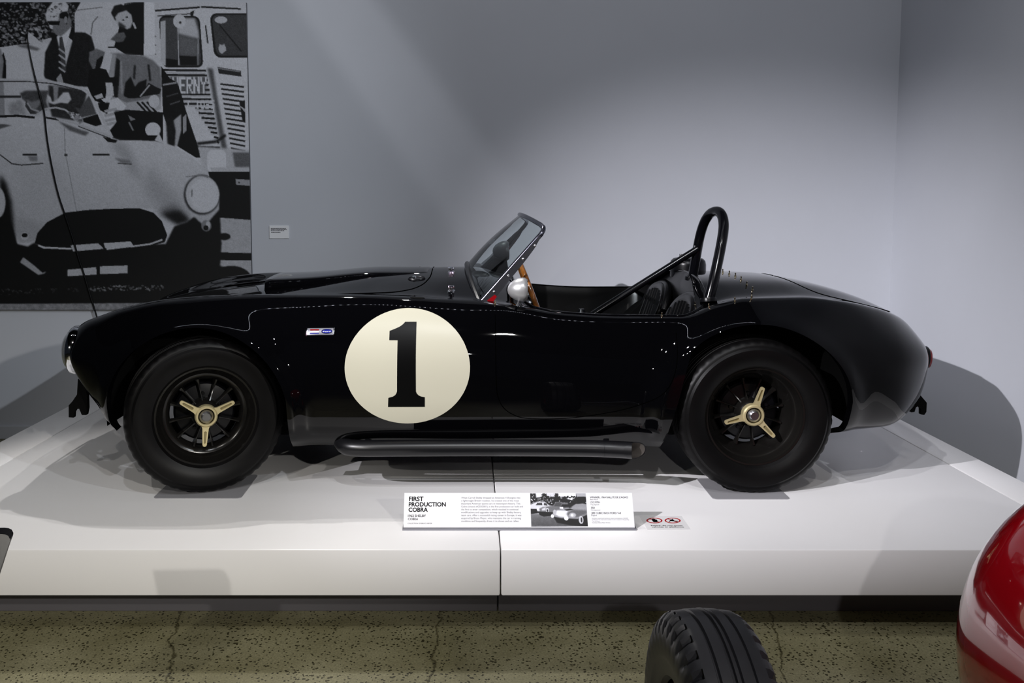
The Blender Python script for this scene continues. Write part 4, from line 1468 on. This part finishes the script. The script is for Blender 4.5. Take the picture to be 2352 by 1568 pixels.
p.poly([(107, 49), (104, 34), (110, 20), (122, 4), (148, 0), (158, 14), (156, 26), (142, 28), (136, 34), (134, 49)], 132, 1, 3); p.leaves([(110, 24), (126, 8), (146, 6), (150, 20), (134, 38), (112, 42)], 80, 26, 3)
p.poly([(130, 180), (140, 168), (146, 190), (143, 206), (133, 200)], 105)
# man in the van door
p.poly([(284, 75), (300, 55), (318, 52), (331, 52), (331, 127), (290, 126), (270, 108)], 6); p.poly([(255, 30), (262, 14), (278, 10), (292, 18), (297, 30), (282, 28), (272, 40), (265, 48)], 14, 1, 2)
p.poly([(264, 40), (272, 30), (290, 24), (302, 34), (305, 50), (300, 64), (291, 68), (283, 62), (272, 58)], 122, 1); p.poly([(279, 47), (284, 44), (286, 48)], 15); p.poly([(287, 40), (293, 37), (294, 42)], 15); p.poly([(272, 50), (282, 56), (290, 62), (283, 66), (272, 60)], 35, 2); p.line([(306, 52), (312, 66)], 5, 120)
p.poly([(253, 92), (268, 76), (285, 74), (290, 84), (283, 96), (270, 98), (258, 92)], 60, 1, 4); p.line([(248, 109), (268, 109)], 3.5, 8)
# photographer with the jacket
p.poly([(247, 124), (272, 122), (330, 128), (352, 138), (370, 155), (374, 190), (368, 250), (330, 262), (262, 262), (266, 160)], 78, 2, 1.5)
p.poly([(262, 128), (276, 140), (274, 180), (270, 230), (258, 240), (262, 170)], 16, 1); p.poly([(250, 122), (268, 126), (262, 175), (244, 190), (240, 160)], 105, 2)
p.poly([(300, 176), (310, 200), (318, 190), (338, 182), (335, 215), (322, 225), (296, 226), (284, 220), (288, 190)], 8, 1); p.line([(310, 150), (308, 182)], 5, 25, 1); p.line([(342, 148), (346, 186)], 5, 20, 1); p.line([(278, 140), (280, 215)], 4, 100, 1)
p.poly([(325, 222), (342, 190), (360, 200), (372, 205), (368, 216)], 14); p.line([(322, 222), (345, 195)], 3, 120)
p.poly([(205, 120), (222, 112), (244, 121), (240, 130), (230, 158), (214, 160), (204, 140)], 72, 1, 2); p.poly([(222, 138), (235, 128), (239, 135), (228, 160), (218, 162)], 8); p.poly([(243, 114), (258, 125), (250, 170), (230, 160)], 132)
p.poly([(205, 160), (228, 156), (244, 160), (252, 178), (272, 176), (272, 196), (246, 200), (240, 240), (215, 230), (200, 196)], 5); p.poly([(242, 190), (258, 190), (262, 220), (246, 222)], 128)
p.poly([(240, 232), (262, 222), (290, 236), (325, 230), (366, 222), (372, 250), (340, 262), (290, 252), (262, 252)], 112, 1)
for x in (315, 326, 338):
    p.line([(x, 234), (x + 22, 258)], 4.5, 12)
p.disc(355, 233, 13, 15, 128); p.poly([(216, 221), (234, 214), (238, 224), (222, 228)], 122); p.poly([(232, 228), (252, 222), (256, 232), (238, 234)], 135); p.poly([(248, 232), (270, 224), (290, 244), (282, 254), (254, 250)], 136)
p.poly([(225, 236), (252, 236), (246, 262), (228, 252)], 4)
for y in (250, 260, 272, 281):
    p.line([(240, y + 6), (268, y)], 6, 110)
p.poly([(262, 258), (290, 252), (376, 258), (376, 330), (262, 326), (252, 300), (268, 280)], 4); p.poly([(294, 264), (312, 274), (300, 278)], 85); p.line([(296, 280), (306, 300)], 4, 80)
p.poly([(372, 152), (392, 180), (410, 190), (420, 220), (432, 262), (455, 330), (462, 362), (452, 362), (400, 330), (376, 262)], 5); p.poly([(376, 192), (408, 188), (424, 232), (426, 262), (378, 264)], 8); p.line([(376, 195), (408, 190)], 4, 100); p.line([(384, 222), (412, 214)], 3, 45); p.line([(392, 240), (416, 232)], 3, 55)
p.poly([(396, 280), (418, 262), (418, 300), (408, 338), (400, 330), (404, 300)], 112, 1); p.poly([(422, 270), (430, 262), (430, 300), (422, 308)], 100); p.poly([(382, 268), (398, 266), (405, 300), (402, 340), (386, 330)], 16, 2, 2)
p.disc(352, 298, 18, 17, 134); p.poly([(338, 311), (366, 311), (358, 322), (348, 322)], 6); p.poly([(356, 322), (366, 306), (378, 330)], 128)
# interior seen through the screen
p.poly([(-60, 180), (8, 181), (12, 268), (-60, 268)], 95, 1); p.poly([(8, 120), (14, 140), (15, 184), (5, 184), (0, 140)], 10); p.poly([(-60, 110), (2, 112), (9, 140), (5, 184), (-60, 184)], 90, 1, 2)
p.line([(-40, 222), (48, 222)], 6, 35); p.poly([(46, 214), (60, 208), (112, 208), (106, 232), (112, 250), (96, 256), (80, 262), (66, 240), (50, 226)], 48, 2, 3); p.poly([(58, 228), (74, 234), (96, 228), (92, 240), (84, 250), (76, 252)], 82, 2); p.poly([(60, 230), (66, 244), (84, 262), (70, 262), (58, 244)], 40)
p.line([(63, 236), (72, 250), (90, 256)], 4, 105); p.poly([(18, 240), (48, 228), (58, 250), (60, 264), (24, 264)], 100, 4, 3)
p.poly([(112, 196), (200, 208), (196, 230), (185, 262), (190, 280), (120, 268), (112, 240)], 30, 2, 2); p.poly([(122, 195), (135, 195), (132, 232), (124, 232)], 95, 1); p.poly([(108, 218), (116, 222), (120, 234), (130, 230), (146, 212), (158, 212), (164, 228), (156, 238), (140, 236), (124, 240), (112, 236)], 132, 1)
p.poly([(205, 218), (222, 262), (188, 270), (172, 246), (184, 250)], 52, 1); p.poly([(190, 272), (224, 262), (234, 286), (220, 290), (192, 280)], 6)
p.line([(82, 266), (104, 250), (128, 247), (150, 252), (160, 260)], 4, 122); p.leaves([(158, 258), (176, 258), (190, 274), (184, 282), (166, 274)], 138, 40, 5)
# light car: bonnet, wing, nose
car_p = [(-60, 272), (20, 267), (100, 270), (125, 272), (200, 300), (258, 316), (275, 322), (320, 322), (360, 324), (400, 335), (440, 358), (470, 385), (492, 420), (505, 460), (503, 500), (470, 520), (440, 515), (410, 505), (385, 490), (365, 480), (320, 478), (260, 479), (180, 484), (130, 500), (100, 520), (85, 545), (70, 556), (45, 558), (34, 530), (28, 500), (24, 470), (10, 430), (-60, 400)]
p.poly(car_p, 132, 1, 1.2, 112)
p.poly([(250, 322), (290, 330), (310, 370), (330, 420), (300, 400), (262, 340)], 105, 8); p.poly([(340, 380), (400, 440), (430, 500), (380, 488), (330, 440)], 104, 12); p.poly([(40, 380), (140, 372), (160, 470), (110, 500), (60, 460)], 118, 14)
p.poly([(360, 486), (400, 470), (436, 500), (400, 510)], 60, 8); p.poly([(372, 490), (412, 484), (438, 506), (408, 516)], 12, 5)
p.poly([(0, 400), (14, 420), (26, 460), (30, 500), (36, 545), (20, 550), (-60, 560), (-60, 496), (0, 492)], 8, 5); p.disc(-6, 465, 19, 36, 125, 1)
p.poly([(-60, 500), (20, 500), (32, 530), (40, 560), (64, 566), (80, 556), (100, 570), (380, 560), (400, 520), (430, 510), (446, 498), (470, 520), (505, 480), (508, 560), (504, 610), (560, 632), (575, 648), (575, 698), (-60, 698)], 3, 2)
p.poly([(40, 500), (100, 515), (84, 556), (66, 552), (45, 556), (36, 530)], 105, 5); p.disc(57, 542, 9, 9, 120); p.disc(57, 540, 7, 5, 8)
p.poly([(80, 558), (86, 535), (108, 510), (150, 488), (200, 482), (260, 479), (320, 478), (352, 488), (372, 508), (384, 540), (378, 556), (330, 568), (230, 575), (120, 572)], 2)
p.line([(88, 563), (100, 568), (165, 571)], 4, 128); p.line([(300, 566), (345, 560), (373, 550)], 4, 122); p.poly([(162, 563), (228, 558), (238, 571), (168, 577)], 118); p.poly([(238, 558), (300, 554), (308, 566), (243, 574)], 122); p.line([(228, 558), (244, 573)], 4, 8)
p.disc(465, 447, 42, 46, 24, 2); p.disc(466, 446, 39, 43, 124, 1); p.disc(470, 448, 34, 38, 132, 1); p.line([(442, 435), (441, 452)], 3, 70, 1); p.line([(428, 406), (460, 402), (480, 408)], 2, 80)
p.disc(474, 518, 12, 13, 80, 1); p.disc(478, 516, 5, 9, 118); p.disc(473, 523, 6, 6, 14)
p.disc(515, 543, 14, 8, 6, 1)
p.poly([(46, 602), (54, 590), (80, 610), (98, 626), (108, 622), (102, 628), (88, 631)], 104, 1); p.poly([(155, 619), (221, 613), (222, 630), (155, 634)], 116); p.poly([(230, 611), (293, 609), (293, 627), (230, 629)], 116)
p.disc(530, 640, 45, 30, 3, 1); p.leaves([(205, 656), (380, 654), (380, 666), (210, 668)], 80, 90, 4); p.leaves([(-40, 664), (180, 660), (180, 670), (-40, 678)], 36, 50, 4)
p.poly([(-60, 700), (200, 696), (575, 694), (575, 714), (-60, 714)], 84, 1, 6)
# screen frame, bonnet slots
p.line([(-60, 182), (40, 184), (100, 186), (150, 194), (188, 204), (204, 215), (222, 242), (240, 282), (258, 316)], 6, 126); p.line([(-60, 187), (60, 187), (120, 192), (180, 206)], 2, 22)
p.line([(-60, 270), (40, 266), (80, 270)], 5, 8); p.line([(105, 270), (135, 275)], 4, 6); p.line([(130, 272), (180, 286), (256, 314)], 4, 118); p.poly([(132, 277), (180, 296), (205, 304), (196, 312), (160, 300)], 62, 2); p.line([(180, 290), (254, 318)], 2, 20)
p.poly([(-60, 284), (8, 285), (27, 288), (0, 296), (-60, 300)], 60, 1); p.poly([(236, 314), (270, 322), (266, 328), (248, 326)], 12)
p.line([(52, 355), (85, 355)], 4, 8); p.poly([(64, 358), (86, 358), (86, 370), (70, 370)], 84, 2); p.line([(213, 355), (251, 355)], 4, 8); p.line([(0, 355), (28, 376), (50, 379), (100, 375)], 2.5, 25); p.line([(148, 292), (150, 350), (176, 484)], 1.8, 92); p.line([(148, 356), (155, 356)], 6, 40); p.poly([(262, 362), (280, 376), (303, 376), (298, 368)], 80, 2); p.line([(270, 375), (303, 377)], 2, 40)


def mural_pt(px, py):
    q = at(px, py, YW - .0284); q.x = q.x - (at(576, py, YW - .0284).x - xr_m) * max(0, (px - 300) / 276); return q


p.build('print', mural_pt, mural, .80)

# ---- wall label
a, b = at(618.5, 518, YW - .006), at(663.5, 547.5, YW - .006)
wl = thing('wall_label', ((a.x + b.x) / 2, YW - .003, b.z), 'small white caption card on the back wall right of the mural', 'label')
Geo().box(a.x, b.x, YW - .0075, YW - .0005, b.z, a.z, bev=.001).obj('card', M['white'], wl, smooth=False)


for y, xl, xr in ((524.4, 622, 657), (527.2, 622, 659), (529.6, 622, 653.5), (533.3, 622.8, 644)):
    g = Geo(); x = xl
    while x < xr - .6:                                   # too small to read in the photograph: word-length strokes
        x1 = min(xr, x + random.uniform(1.6, 4.6))
        a, b = at(x, y - .75, YW - .0076), at(x1, y + .75, YW - .0076)
        g.add([(a.x, a.y, b.z), (b.x, a.y, b.z), (b.x, a.y, a.z), (a.x, a.y, a.z)], [(0, 1, 2, 3)])
        x = x1 + .55
    o = g.obj('caption_line', M['ink'], wl, smooth=False, clean=False); o['kind'] = 'stuff'

# ---- info panel at the front of the platform
Y0 = atz(1190, 1218, ZP).y
Pb0, Pb1 = at(926, 1212, Y0 + .012), at(1458.5, 1210.5, Y0 + .012)
zt = (at(1190, 1131.5, Y0 + .075)).z
Pt0 = at(929.5, 1132, Y0 + .075); Pt1 = at(1451, 1131.5, Y0 + .075)
zb = (Pb0.z + Pb1.z) / 2
Pb0.z = Pb1.z = zb; Pt0.z = Pt1.z = zt
Pb0.x = Pt0.x = (Pb0.x + Pt0.x) / 2; Pb1.x = Pt1.x = (Pb1.x + Pt1.x) / 2
ip = thing('info_panel', ((Pb0.x + Pb1.x) / 2, Y0 + .05, ZP), 'low white info panel with a car photo standing on the platform edge', 'sign')
ex_ = (Pb1 - Pb0).normalized(); ey_ = (Pt0 - Pb0).normalized(); en_ = ex_.cross(ey_).normalized()
g = Geo().plate([Pb0, Pb1, Pt1, Pt0], -en_ * .010); g.obj('board', M['white'], ip, smooth=False)
g = Geo()
zfoot = ZP
fr = [Vector((Pb0.x - .003, Y0, zfoot)), Vector((Pb0.x - .003, Y0 + .004, zb - .001)), Vector((Pb0.x - .003, Y0 + .03, zb - .001)), Vector((Pb0.x - .003, Y0 + .13, zfoot))]
g.plate(fr, (Pb1.x - Pb0.x + .008, 0, 0)); g.obj('foot_rail', M['alu'], ip, smooth=False)
g = Geo()
pr_ = [Pt0 - en_ * .0105 - ey_ * .004, Pb0 - en_ * .0105, Vector((Pb0.x, Y0 + .12, zfoot + .001)), Vector((Pb0.x, Y0 + .125, zfoot + .004))]
g.plate(pr_, (Pb1.x - Pb0.x, 0, 0)); g.obj('back_support', M['ink'], ip, smooth=False)


def on_panel(px, py):
    d = ray(px, py); o = Vector((0, 0, EYE)); k = (Pb0 - o).dot(en_) / d.dot(en_)
    return o + d * k


def ptext(name, s, xl, xr, y, m, bold=0.0):
    P0 = on_panel(xl, y); P1 = on_panel(xr, y); P1 = P0 + ex_ * (P1 - P0).dot(ex_)
    return lettering(name, s, P0, P1, ey_, en_, m, ip, bold)


for s, xl, xr, y, bd_ in (('FIRST', 939.3, 972.6, 1150.2, .03), ('PRODUCTION', 938.6, 1024, 1162.5, .032), ('COBRA', 938, 982.7, 1174.8, .032), ('1962 SHELBY', 937, 978.2, 1186.9, .016), ('COBRA', 937, 960.2, 1194.1, .016), ('COLLECTION OF BRUCE MEYER', 936.2, 992.4, 1203, .0),
                         ("WINNER, 1964 RALLYE DE L'AGACI", 1355, 1442.6, 1143.7, .016), ('150 MPH', 1356, 1378, 1155.4, .0), ('350', 1357.4, 1366, 1167.9, .016), ('289 CUBIC INCH FORD V-8', 1358.2, 1426, 1179.9, .016)):
    ptext('heading', s, xl, xr, y, M['ink'], bd_)
for i, (s, xr) in enumerate((('When Carroll Shelby dropped an American V-8 engine into', 1195), ('a lightweight British roadster, he created one of the most', 1192), ('important American sports cars in motorsport history. This', 1195), ('Cobra (chassis #CSX2001), is the first production car built and', 1201), ('the first to enter competition, which resulted in continual', 1190.5), ('modifications and upgrades to keep up with Shelby factory', 1196.6), ('team cars. After a successful racing career in Europe, it was', 1197.6), ('acquired by Bruce Meyer, who maintains the car in running', 1196.4), ('condition and frequently drives it to shows and on rallies.', 1192))):
    ptext('text_line', s, 1059.4, xr, 1144.7 + i * 6.7, M['greyink'], .0)
for s, xl, xr, y in (('Best Race', 1355.6, 1373, 1148.2), ('Top Speed', 1356.2, 1375.6, 1160), ('Horsepower', 1357.6, 1379.3, 1172.3), ('Engine', 1358.4, 1371, 1184.6), ('Sporting a custom-built hardtop to improve aerodynamics, CSX2001', 1359.2, 1442.4, 1190.9), ('notably was the only Cobra roadster to ever compete in the grueling', 1359.6, 1444.6, 1194), ('Tour de France.', 1360, 1378, 1197.4), ('Courtesy of Bruce Meyer Archives', 1360.3, 1401.6, 1201)):
    ptext('text_line', s, xl, xr, y, M['greyink'], .0)
q = Print(0, 0, 131, 77, .5, 120)
q.poly([(0, 0), (131, 0), (131, 46), (0, 46)], 12); q.leaves([(0, 0), (131, 0), (131, 24), (0, 28)], 150, 60, 3); q.poly([(13, 0), (26, 0), (27, 9), (14, 10)], 155, 1); q.poly([(38, 0), (56, 0), (58, 8), (40, 9)], 140, 1); q.poly([(66, 0), (108, 0), (108, 7), (100, 16), (88, 14), (80, 8), (67, 9)], 158, 1); q.poly([(108, 0), (131, 0), (131, 8), (110, 8)], 110)
q.leaves([(0, 8), (131, 8), (131, 26), (0, 24)], 8, 150, 4); q.leaves([(0, 6), (60, 6), (60, 22), (0, 22)], 145, 30, 2.2)
q.poly([(0, 46), (60, 50), (131, 55), (131, 77), (0, 77)], 70, 2, 5, 46)
q.poly([(0, 26), (14, 20), (34, 20), (44, 28), (60, 32), (60, 40), (18, 42), (0, 36)], 142, 1); q.poly([(12, 28), (16, 22), (27, 22), (28, 28)], 40); q.poly([(31, 28), (32, 22), (38, 24), (40, 29)], 40); q.poly([(0, 36), (14, 36), (16, 46), (0, 48)], 6)
q.poly([(20, 36), (28, 32), (52, 29), (60, 20), (88, 22), (88, 26), (74, 26), (70, 33), (90, 32), (88, 42), (60, 50), (24, 50)], 70, 1); q.poly([(55, 30), (60, 22), (73, 23), (70, 31)], 45); q.poly([(26, 36), (36, 32), (34, 40), (26, 40)], 140, 1); q.disc(17, 36, 3, 4, 150); q.disc(39, 39, 4, 5, 130); q.disc(39, 40, 2, 3, 20); q.poly([(18, 42), (52, 44), (52, 52), (30, 54), (20, 50)], 4)
q.poly([(50, 48), (56, 40), (76, 36), (96, 34), (106, 26), (122, 24), (131, 26), (131, 52), (120, 66), (100, 70), (70, 66), (50, 54)], 100, 1, 3); q.poly([(55, 48), (62, 40), (86, 41), (84, 56), (66, 54)], 152, 1); q.poly([(92, 34), (106, 25), (131, 27), (131, 32)], 95, 1); q.poly([(78, 38), (92, 36), (100, 38), (84, 41)], 8)
q.poly([(82, 48), (98, 38), (131, 40), (131, 48), (108, 56), (94, 56)], 60, 2); q.disc(97, 51, 8, 5.5, 120, 1); q.disc(96, 51, 3, 3, 160); q.disc(56, 44, 4, 6, 120); q.poly([(52, 54), (70, 58), (108, 60), (131, 50), (131, 77), (90, 74), (60, 68)], 4, 1); q.disc(50, 53, 3.6, 4, 155); q.disc(82, 58, 5, 5, 158); q.disc(116, 62, 5.5, 9, 130); q.disc(117, 62, 2, 6, 20); q.poly([(68, 32), (76, 32), (76, 37), (68, 36)], 150)


def panel_print(x, y):
    u, v = x / 131, y / 77
    a = on_panel(1217.6, 1132.8); b = on_panel(1345.2, 1132.4); c = on_panel(1220.3, 1209.2); d = on_panel(1350.4, 1208.4)
    return (a * (1 - u) + b * u) * (1 - v) + (c * (1 - u) + d * u) * v + en_ * .0003


q.build('photo_print', panel_print, ip, .80, 5)

# ---- adhesive notice on the platform
def onp(px, py, h=0.0):
    v = atz(px, py, ZP); v.z += h; return v


dec = thing('adhesive_notice', onp(1527, 1201), 'flat adhesive no touching notice on the platform right of the info panel', 'notice')
g = Geo().plate([onp(1487, 1217), onp(1587, 1216.5), onp(1564.8, 1184.6), onp(1469, 1184.6)], (0, 0, .0006)); g.obj('film', M['decal'], dec, smooth=False)
for cx in (1503, 1545):
    cyy = 1195.5
    g = Geo(); V = []
    nrm_ = 36
    for k in range(nrm_):
        a = 2 * math.pi * k / nrm_
        V += [onp(cx + 18.6 * math.cos(a) + .35 * 6.2 * math.sin(a) * .3, cyy + 6.2 * math.sin(a), .0009), onp(cx + 15.0 * math.cos(a) + .1 * math.sin(a) * 5, cyy + 4.7 * math.sin(a), .0009)]
    g.add(V, [(2 * k, 2 * ((k + 1) % nrm_), 2 * ((k + 1) % nrm_) + 1, 2 * k + 1) for k in range(nrm_)])
    g.add([onp(cx - 13, cyy - 3.8, .0009), onp(cx - 10.5, cyy - 4.4, .0009), onp(cx + 13, cyy + 3.8, .0009), onp(cx + 10.5, cyy + 4.4, .0009)], [(0, 1, 2, 3)])
    g.obj('prohibition_ring', M['red'], dec, smooth=False, clean=False)
H1 = [(1496, 1192.5), (1500, 1191.2), (1504.5, 1192), (1506, 1193.6), (1508.5, 1193.4), (1510, 1196), (1511, 1198), (1509, 1199.4), (1502, 1199.4), (1499, 1197.5), (1497.5, 1194.5)]
H2 = [(1535.5, 1197.6), (1539, 1195), (1539.5, 1193.3), (1543, 1193), (1544.5, 1191.3), (1546, 1193.2), (1549, 1196), (1558, 1196.4), (1557, 1197.6), (1548, 1197.4), (1541, 1196.8), (1537, 1198.2)]
for Hh in (H1, H2):
    g = Geo(); g.add([onp(a, b, .0011) for a, b in Hh], [list(range(len(Hh)))]); g.obj('hand_symbol', M['ink'], dec, smooth=False, clean=False)
for s, xl, xr, y in (('Please, do not touch', 1495.8, 1568, 1208.2), ('vehicles or platforms', 1497, 1571, 1211.4)):
    P0, P1 = onp(xl, y, .0008), onp(xr, y, .0008)
    lettering('text_line', s, P0, P1, Vector((0, 1, 0)), Vector((0, 0, 1)), M['ink'], dec, .015)

# ---- thin black whip standing behind the nose of the car
wp = [(63, 74), (64, 95), (70, 130), (80, 175), (91, 215), (99, 245), (103, 270), (107, 310), (114, 355), (124, 405), (135, 450), (149, 492), (165, 540), (180, 590), (195, 636), (208, 680), (222, 726), (244, 800), (262, 862)]
P = [at(a, b, 5.503) for a, b in wp]
P[-1].z = ZP
g = Geo().tube(catmull(P, 4), [.0022 + .003 * min(1, (i + 2) / 14) for i in range(len(wp) * 4 - 3)], 8)
g.lathe([(0, .02), (.012, .018), (.016, .006), (.018, 0), (0, 0)], 20, Matrix.Translation(P[-1]))
tag(g.obj('flexible_rod', M['satin']), 'thin curved black flexible rod rising in front of the photo mural', 'rod')

# ---- red open-wheel racing car in the foreground, only its flank and one wheel reach the frame
rc_c = Vector((1.55, 1.85, 0))
rcar = thing('racing_car', rc_c, 'glossy red open wheel racing car with grooved black tyre in the foreground', 'car')
g = Geo(); V = []
ys = [0.40, .47, .60, .85, 1.2, 1.5, 1.75, 1.92, 2.05, 2.15, 2.22, 2.25]
hw = [.05, .14, .24, .34, .41, .43, .425, .405, .355, .265, .16, .03]
hh = [.05, .15, .25, .35, .43, .465, .47, .455, .40, .30, .18, .03]
yy = np.linspace(.40, 2.25, 70); aw = pchip(ys, hw, yy); ah = pchip(ys, hh, yy)
na = 64
for y, a_, h_ in zip(yy, aw, ah):
    for k in range(na):
        t = 2 * math.pi * k / na; ct, st = math.cos(t), math.sin(t)
        V.append((rc_c.x + a_ * ct, y, .49 + h_ * st))
Fc = [(i * na + k, i * na + (k + 1) % na, (i + 1) * na + (k + 1) % na, (i + 1) * na + k) for i in range(69) for k in range(na)]
Fc += [list(range(na)), [69 * na + k for k in range(na)]]
g.add(V, Fc); g.obj('body_shell', M['redpaint'], rcar, angle=0)
M['racerubber'] = mat('racing_tyre_rubber', (0.026, 0.026, 0.030), 0.42, noise=(9, .25), bump=(80, .06, .002))
Rr, Wr = .303, .19
h = Wr / 2
half = [(.150, h * .80), (.158, h * .92), (.172, h * .97), (.190, h * .985), (.197, h * 1.02), (.204, h * 1.03), (.222, h * 1.06), (Rr - .055, h * 1.05), (Rr - .038, h * 1.0), (Rr - .023, h * .93), (Rr - .010, h * .80), (Rr - .0075, h * .73), (Rr - .0055, h * .70), (Rr - .0045, h * .62), (Rr - .003, h * .44), (Rr - .009, h * .41), (Rr - .009, h * .38), (Rr - .001, h * .35), (Rr, h * .12), (Rr - .007, h * .09), (Rr - .007, h * .04), (Rr + .001, h * .02)]
full = half + [(r, -z) for r, z in half[::-1]]
V = []; n = 40 * 6; m = len(full)
for k in range(n):
    a = 2 * math.pi * k / n
    for i, (r, z) in enumerate(full):
        if Rr - .06 < r < Rr - .007 and abs(z) > h * .715:
            kk = (k + (1 if r > Rr - .03 else 0)) % 6
            if kk < 2:
                q = (r - Rr + .06) / .045; r2 = r - .014 * min(1, q); z2 = z * (1 - .07 * min(1, q)); V.append((r2 * math.cos(a), r2 * math.sin(a), z2)); continue
        V.append((r * math.cos(a), r * math.sin(a), z))
Fc = [(k * m + i, k * m + i + 1, ((k + 1) % n) * m + i + 1, ((k + 1) % n) * m + i) for k in range(n) for i in range(m - 1)]
me_t = mesh('tyre', V, Fc); me_t.materials.append(M['racerubber'])
bm = bmesh.new(); bm.from_mesh(me_t); bmesh.ops.recalc_face_normals(bm, faces=bm.faces[:]); bm.to_mesh(me_t); bm.free()
gr = Geo(); gr.lathe([(.205, h * .95), (.2, h * .99), (.192, h * .96), (.186, h * .84), (.176, h * .72), (.150, h * .60), (.128, h * .52), (.124, h * .40), (.0, h * .40)], 64)
gr.lathe([(.15, h * .3), (.15, -h * .9), (.2, -h * .98), (.205, -h * .95)], 64)
M['racerim'] = mat('grey_wheel_enamel', (0.035, 0.035, 0.037), 0.4)
me_r = mesh('wheel', gr.V, gr.F); me_r.materials.append(M['racerim'])
gh = Geo(); gh.lathe([(.148, h * .45), (.149, h * .66), (.142, h * .74), (.125, h * .70), (.07, h * .72), (.05, h * .95), (.03, h * 1.0), (0, h * 1.0)], 48)
me_h = mesh('hub', gh.V, gh.F); me_h.materials.append(M['redpaint'])
wz = Rr + .001
wc = Vector((.556, 1.875, wz))
for i, c in enumerate((wc, Vector((2 * rc_c.x - wc.x, wc.y, wz)))):
    s = -1 if i == 0 else 1
    wo = link('wheel', me_r if i == 0 else me_r, None, rcar, c - rc_c, axis_mtx((0, 0, 0), (s, -.02, 0)).to_euler(), angle=30)
    link('tyre', me_t, None, wo, angle=32); link('hub', me_h, None, wo, angle=32)
for dz, dy in ((-.02, -.22), (-.10, .0), (-.10, -.26)):
    Geo().tube([wc + Vector((.02, 0, dz)), Vector((1.34, wc.y + dy, .36 + dz))], .014, 10).obj('suspension_arm', M['chrome'], rcar)

# ---- black slanted sign board whose corner enters at the left edge
c0 = at(22, 1236, 2.2)
lb = thing('sign_stand', (c0.x - .25, 2.2, 0), 'black slanted sign board on a post at the left edge', 'sign')
top = [(-165, 1229), (2, 1226), (12, 1227), (19, 1230.5), (23, 1238), (22.5, 1243), (19, 1252), (10, 1278), (0, 1309), (-60, 1490), (-215, 1490)]
P = []
for a, b in top:
    q = (b - 1226) / 264
    P.append(at(a, b, 2.2 - .12 * q))
g = Geo().plate(P, (0, .018, .010)); g.obj('board', M['satin'], lb, angle=30)
pc = at(-110, 1330, 2.17)
Geo().tube([Vector((pc.x, 2.21, .01)), Vector((pc.x, 2.21, pc.z))], .025, 16).obj('post', M['satin'], lb)
Geo().box(pc.x - .16, pc.x + .16, 2.05, 2.37, 0, .012, bev=.004).obj('base', M['satin'], lb)
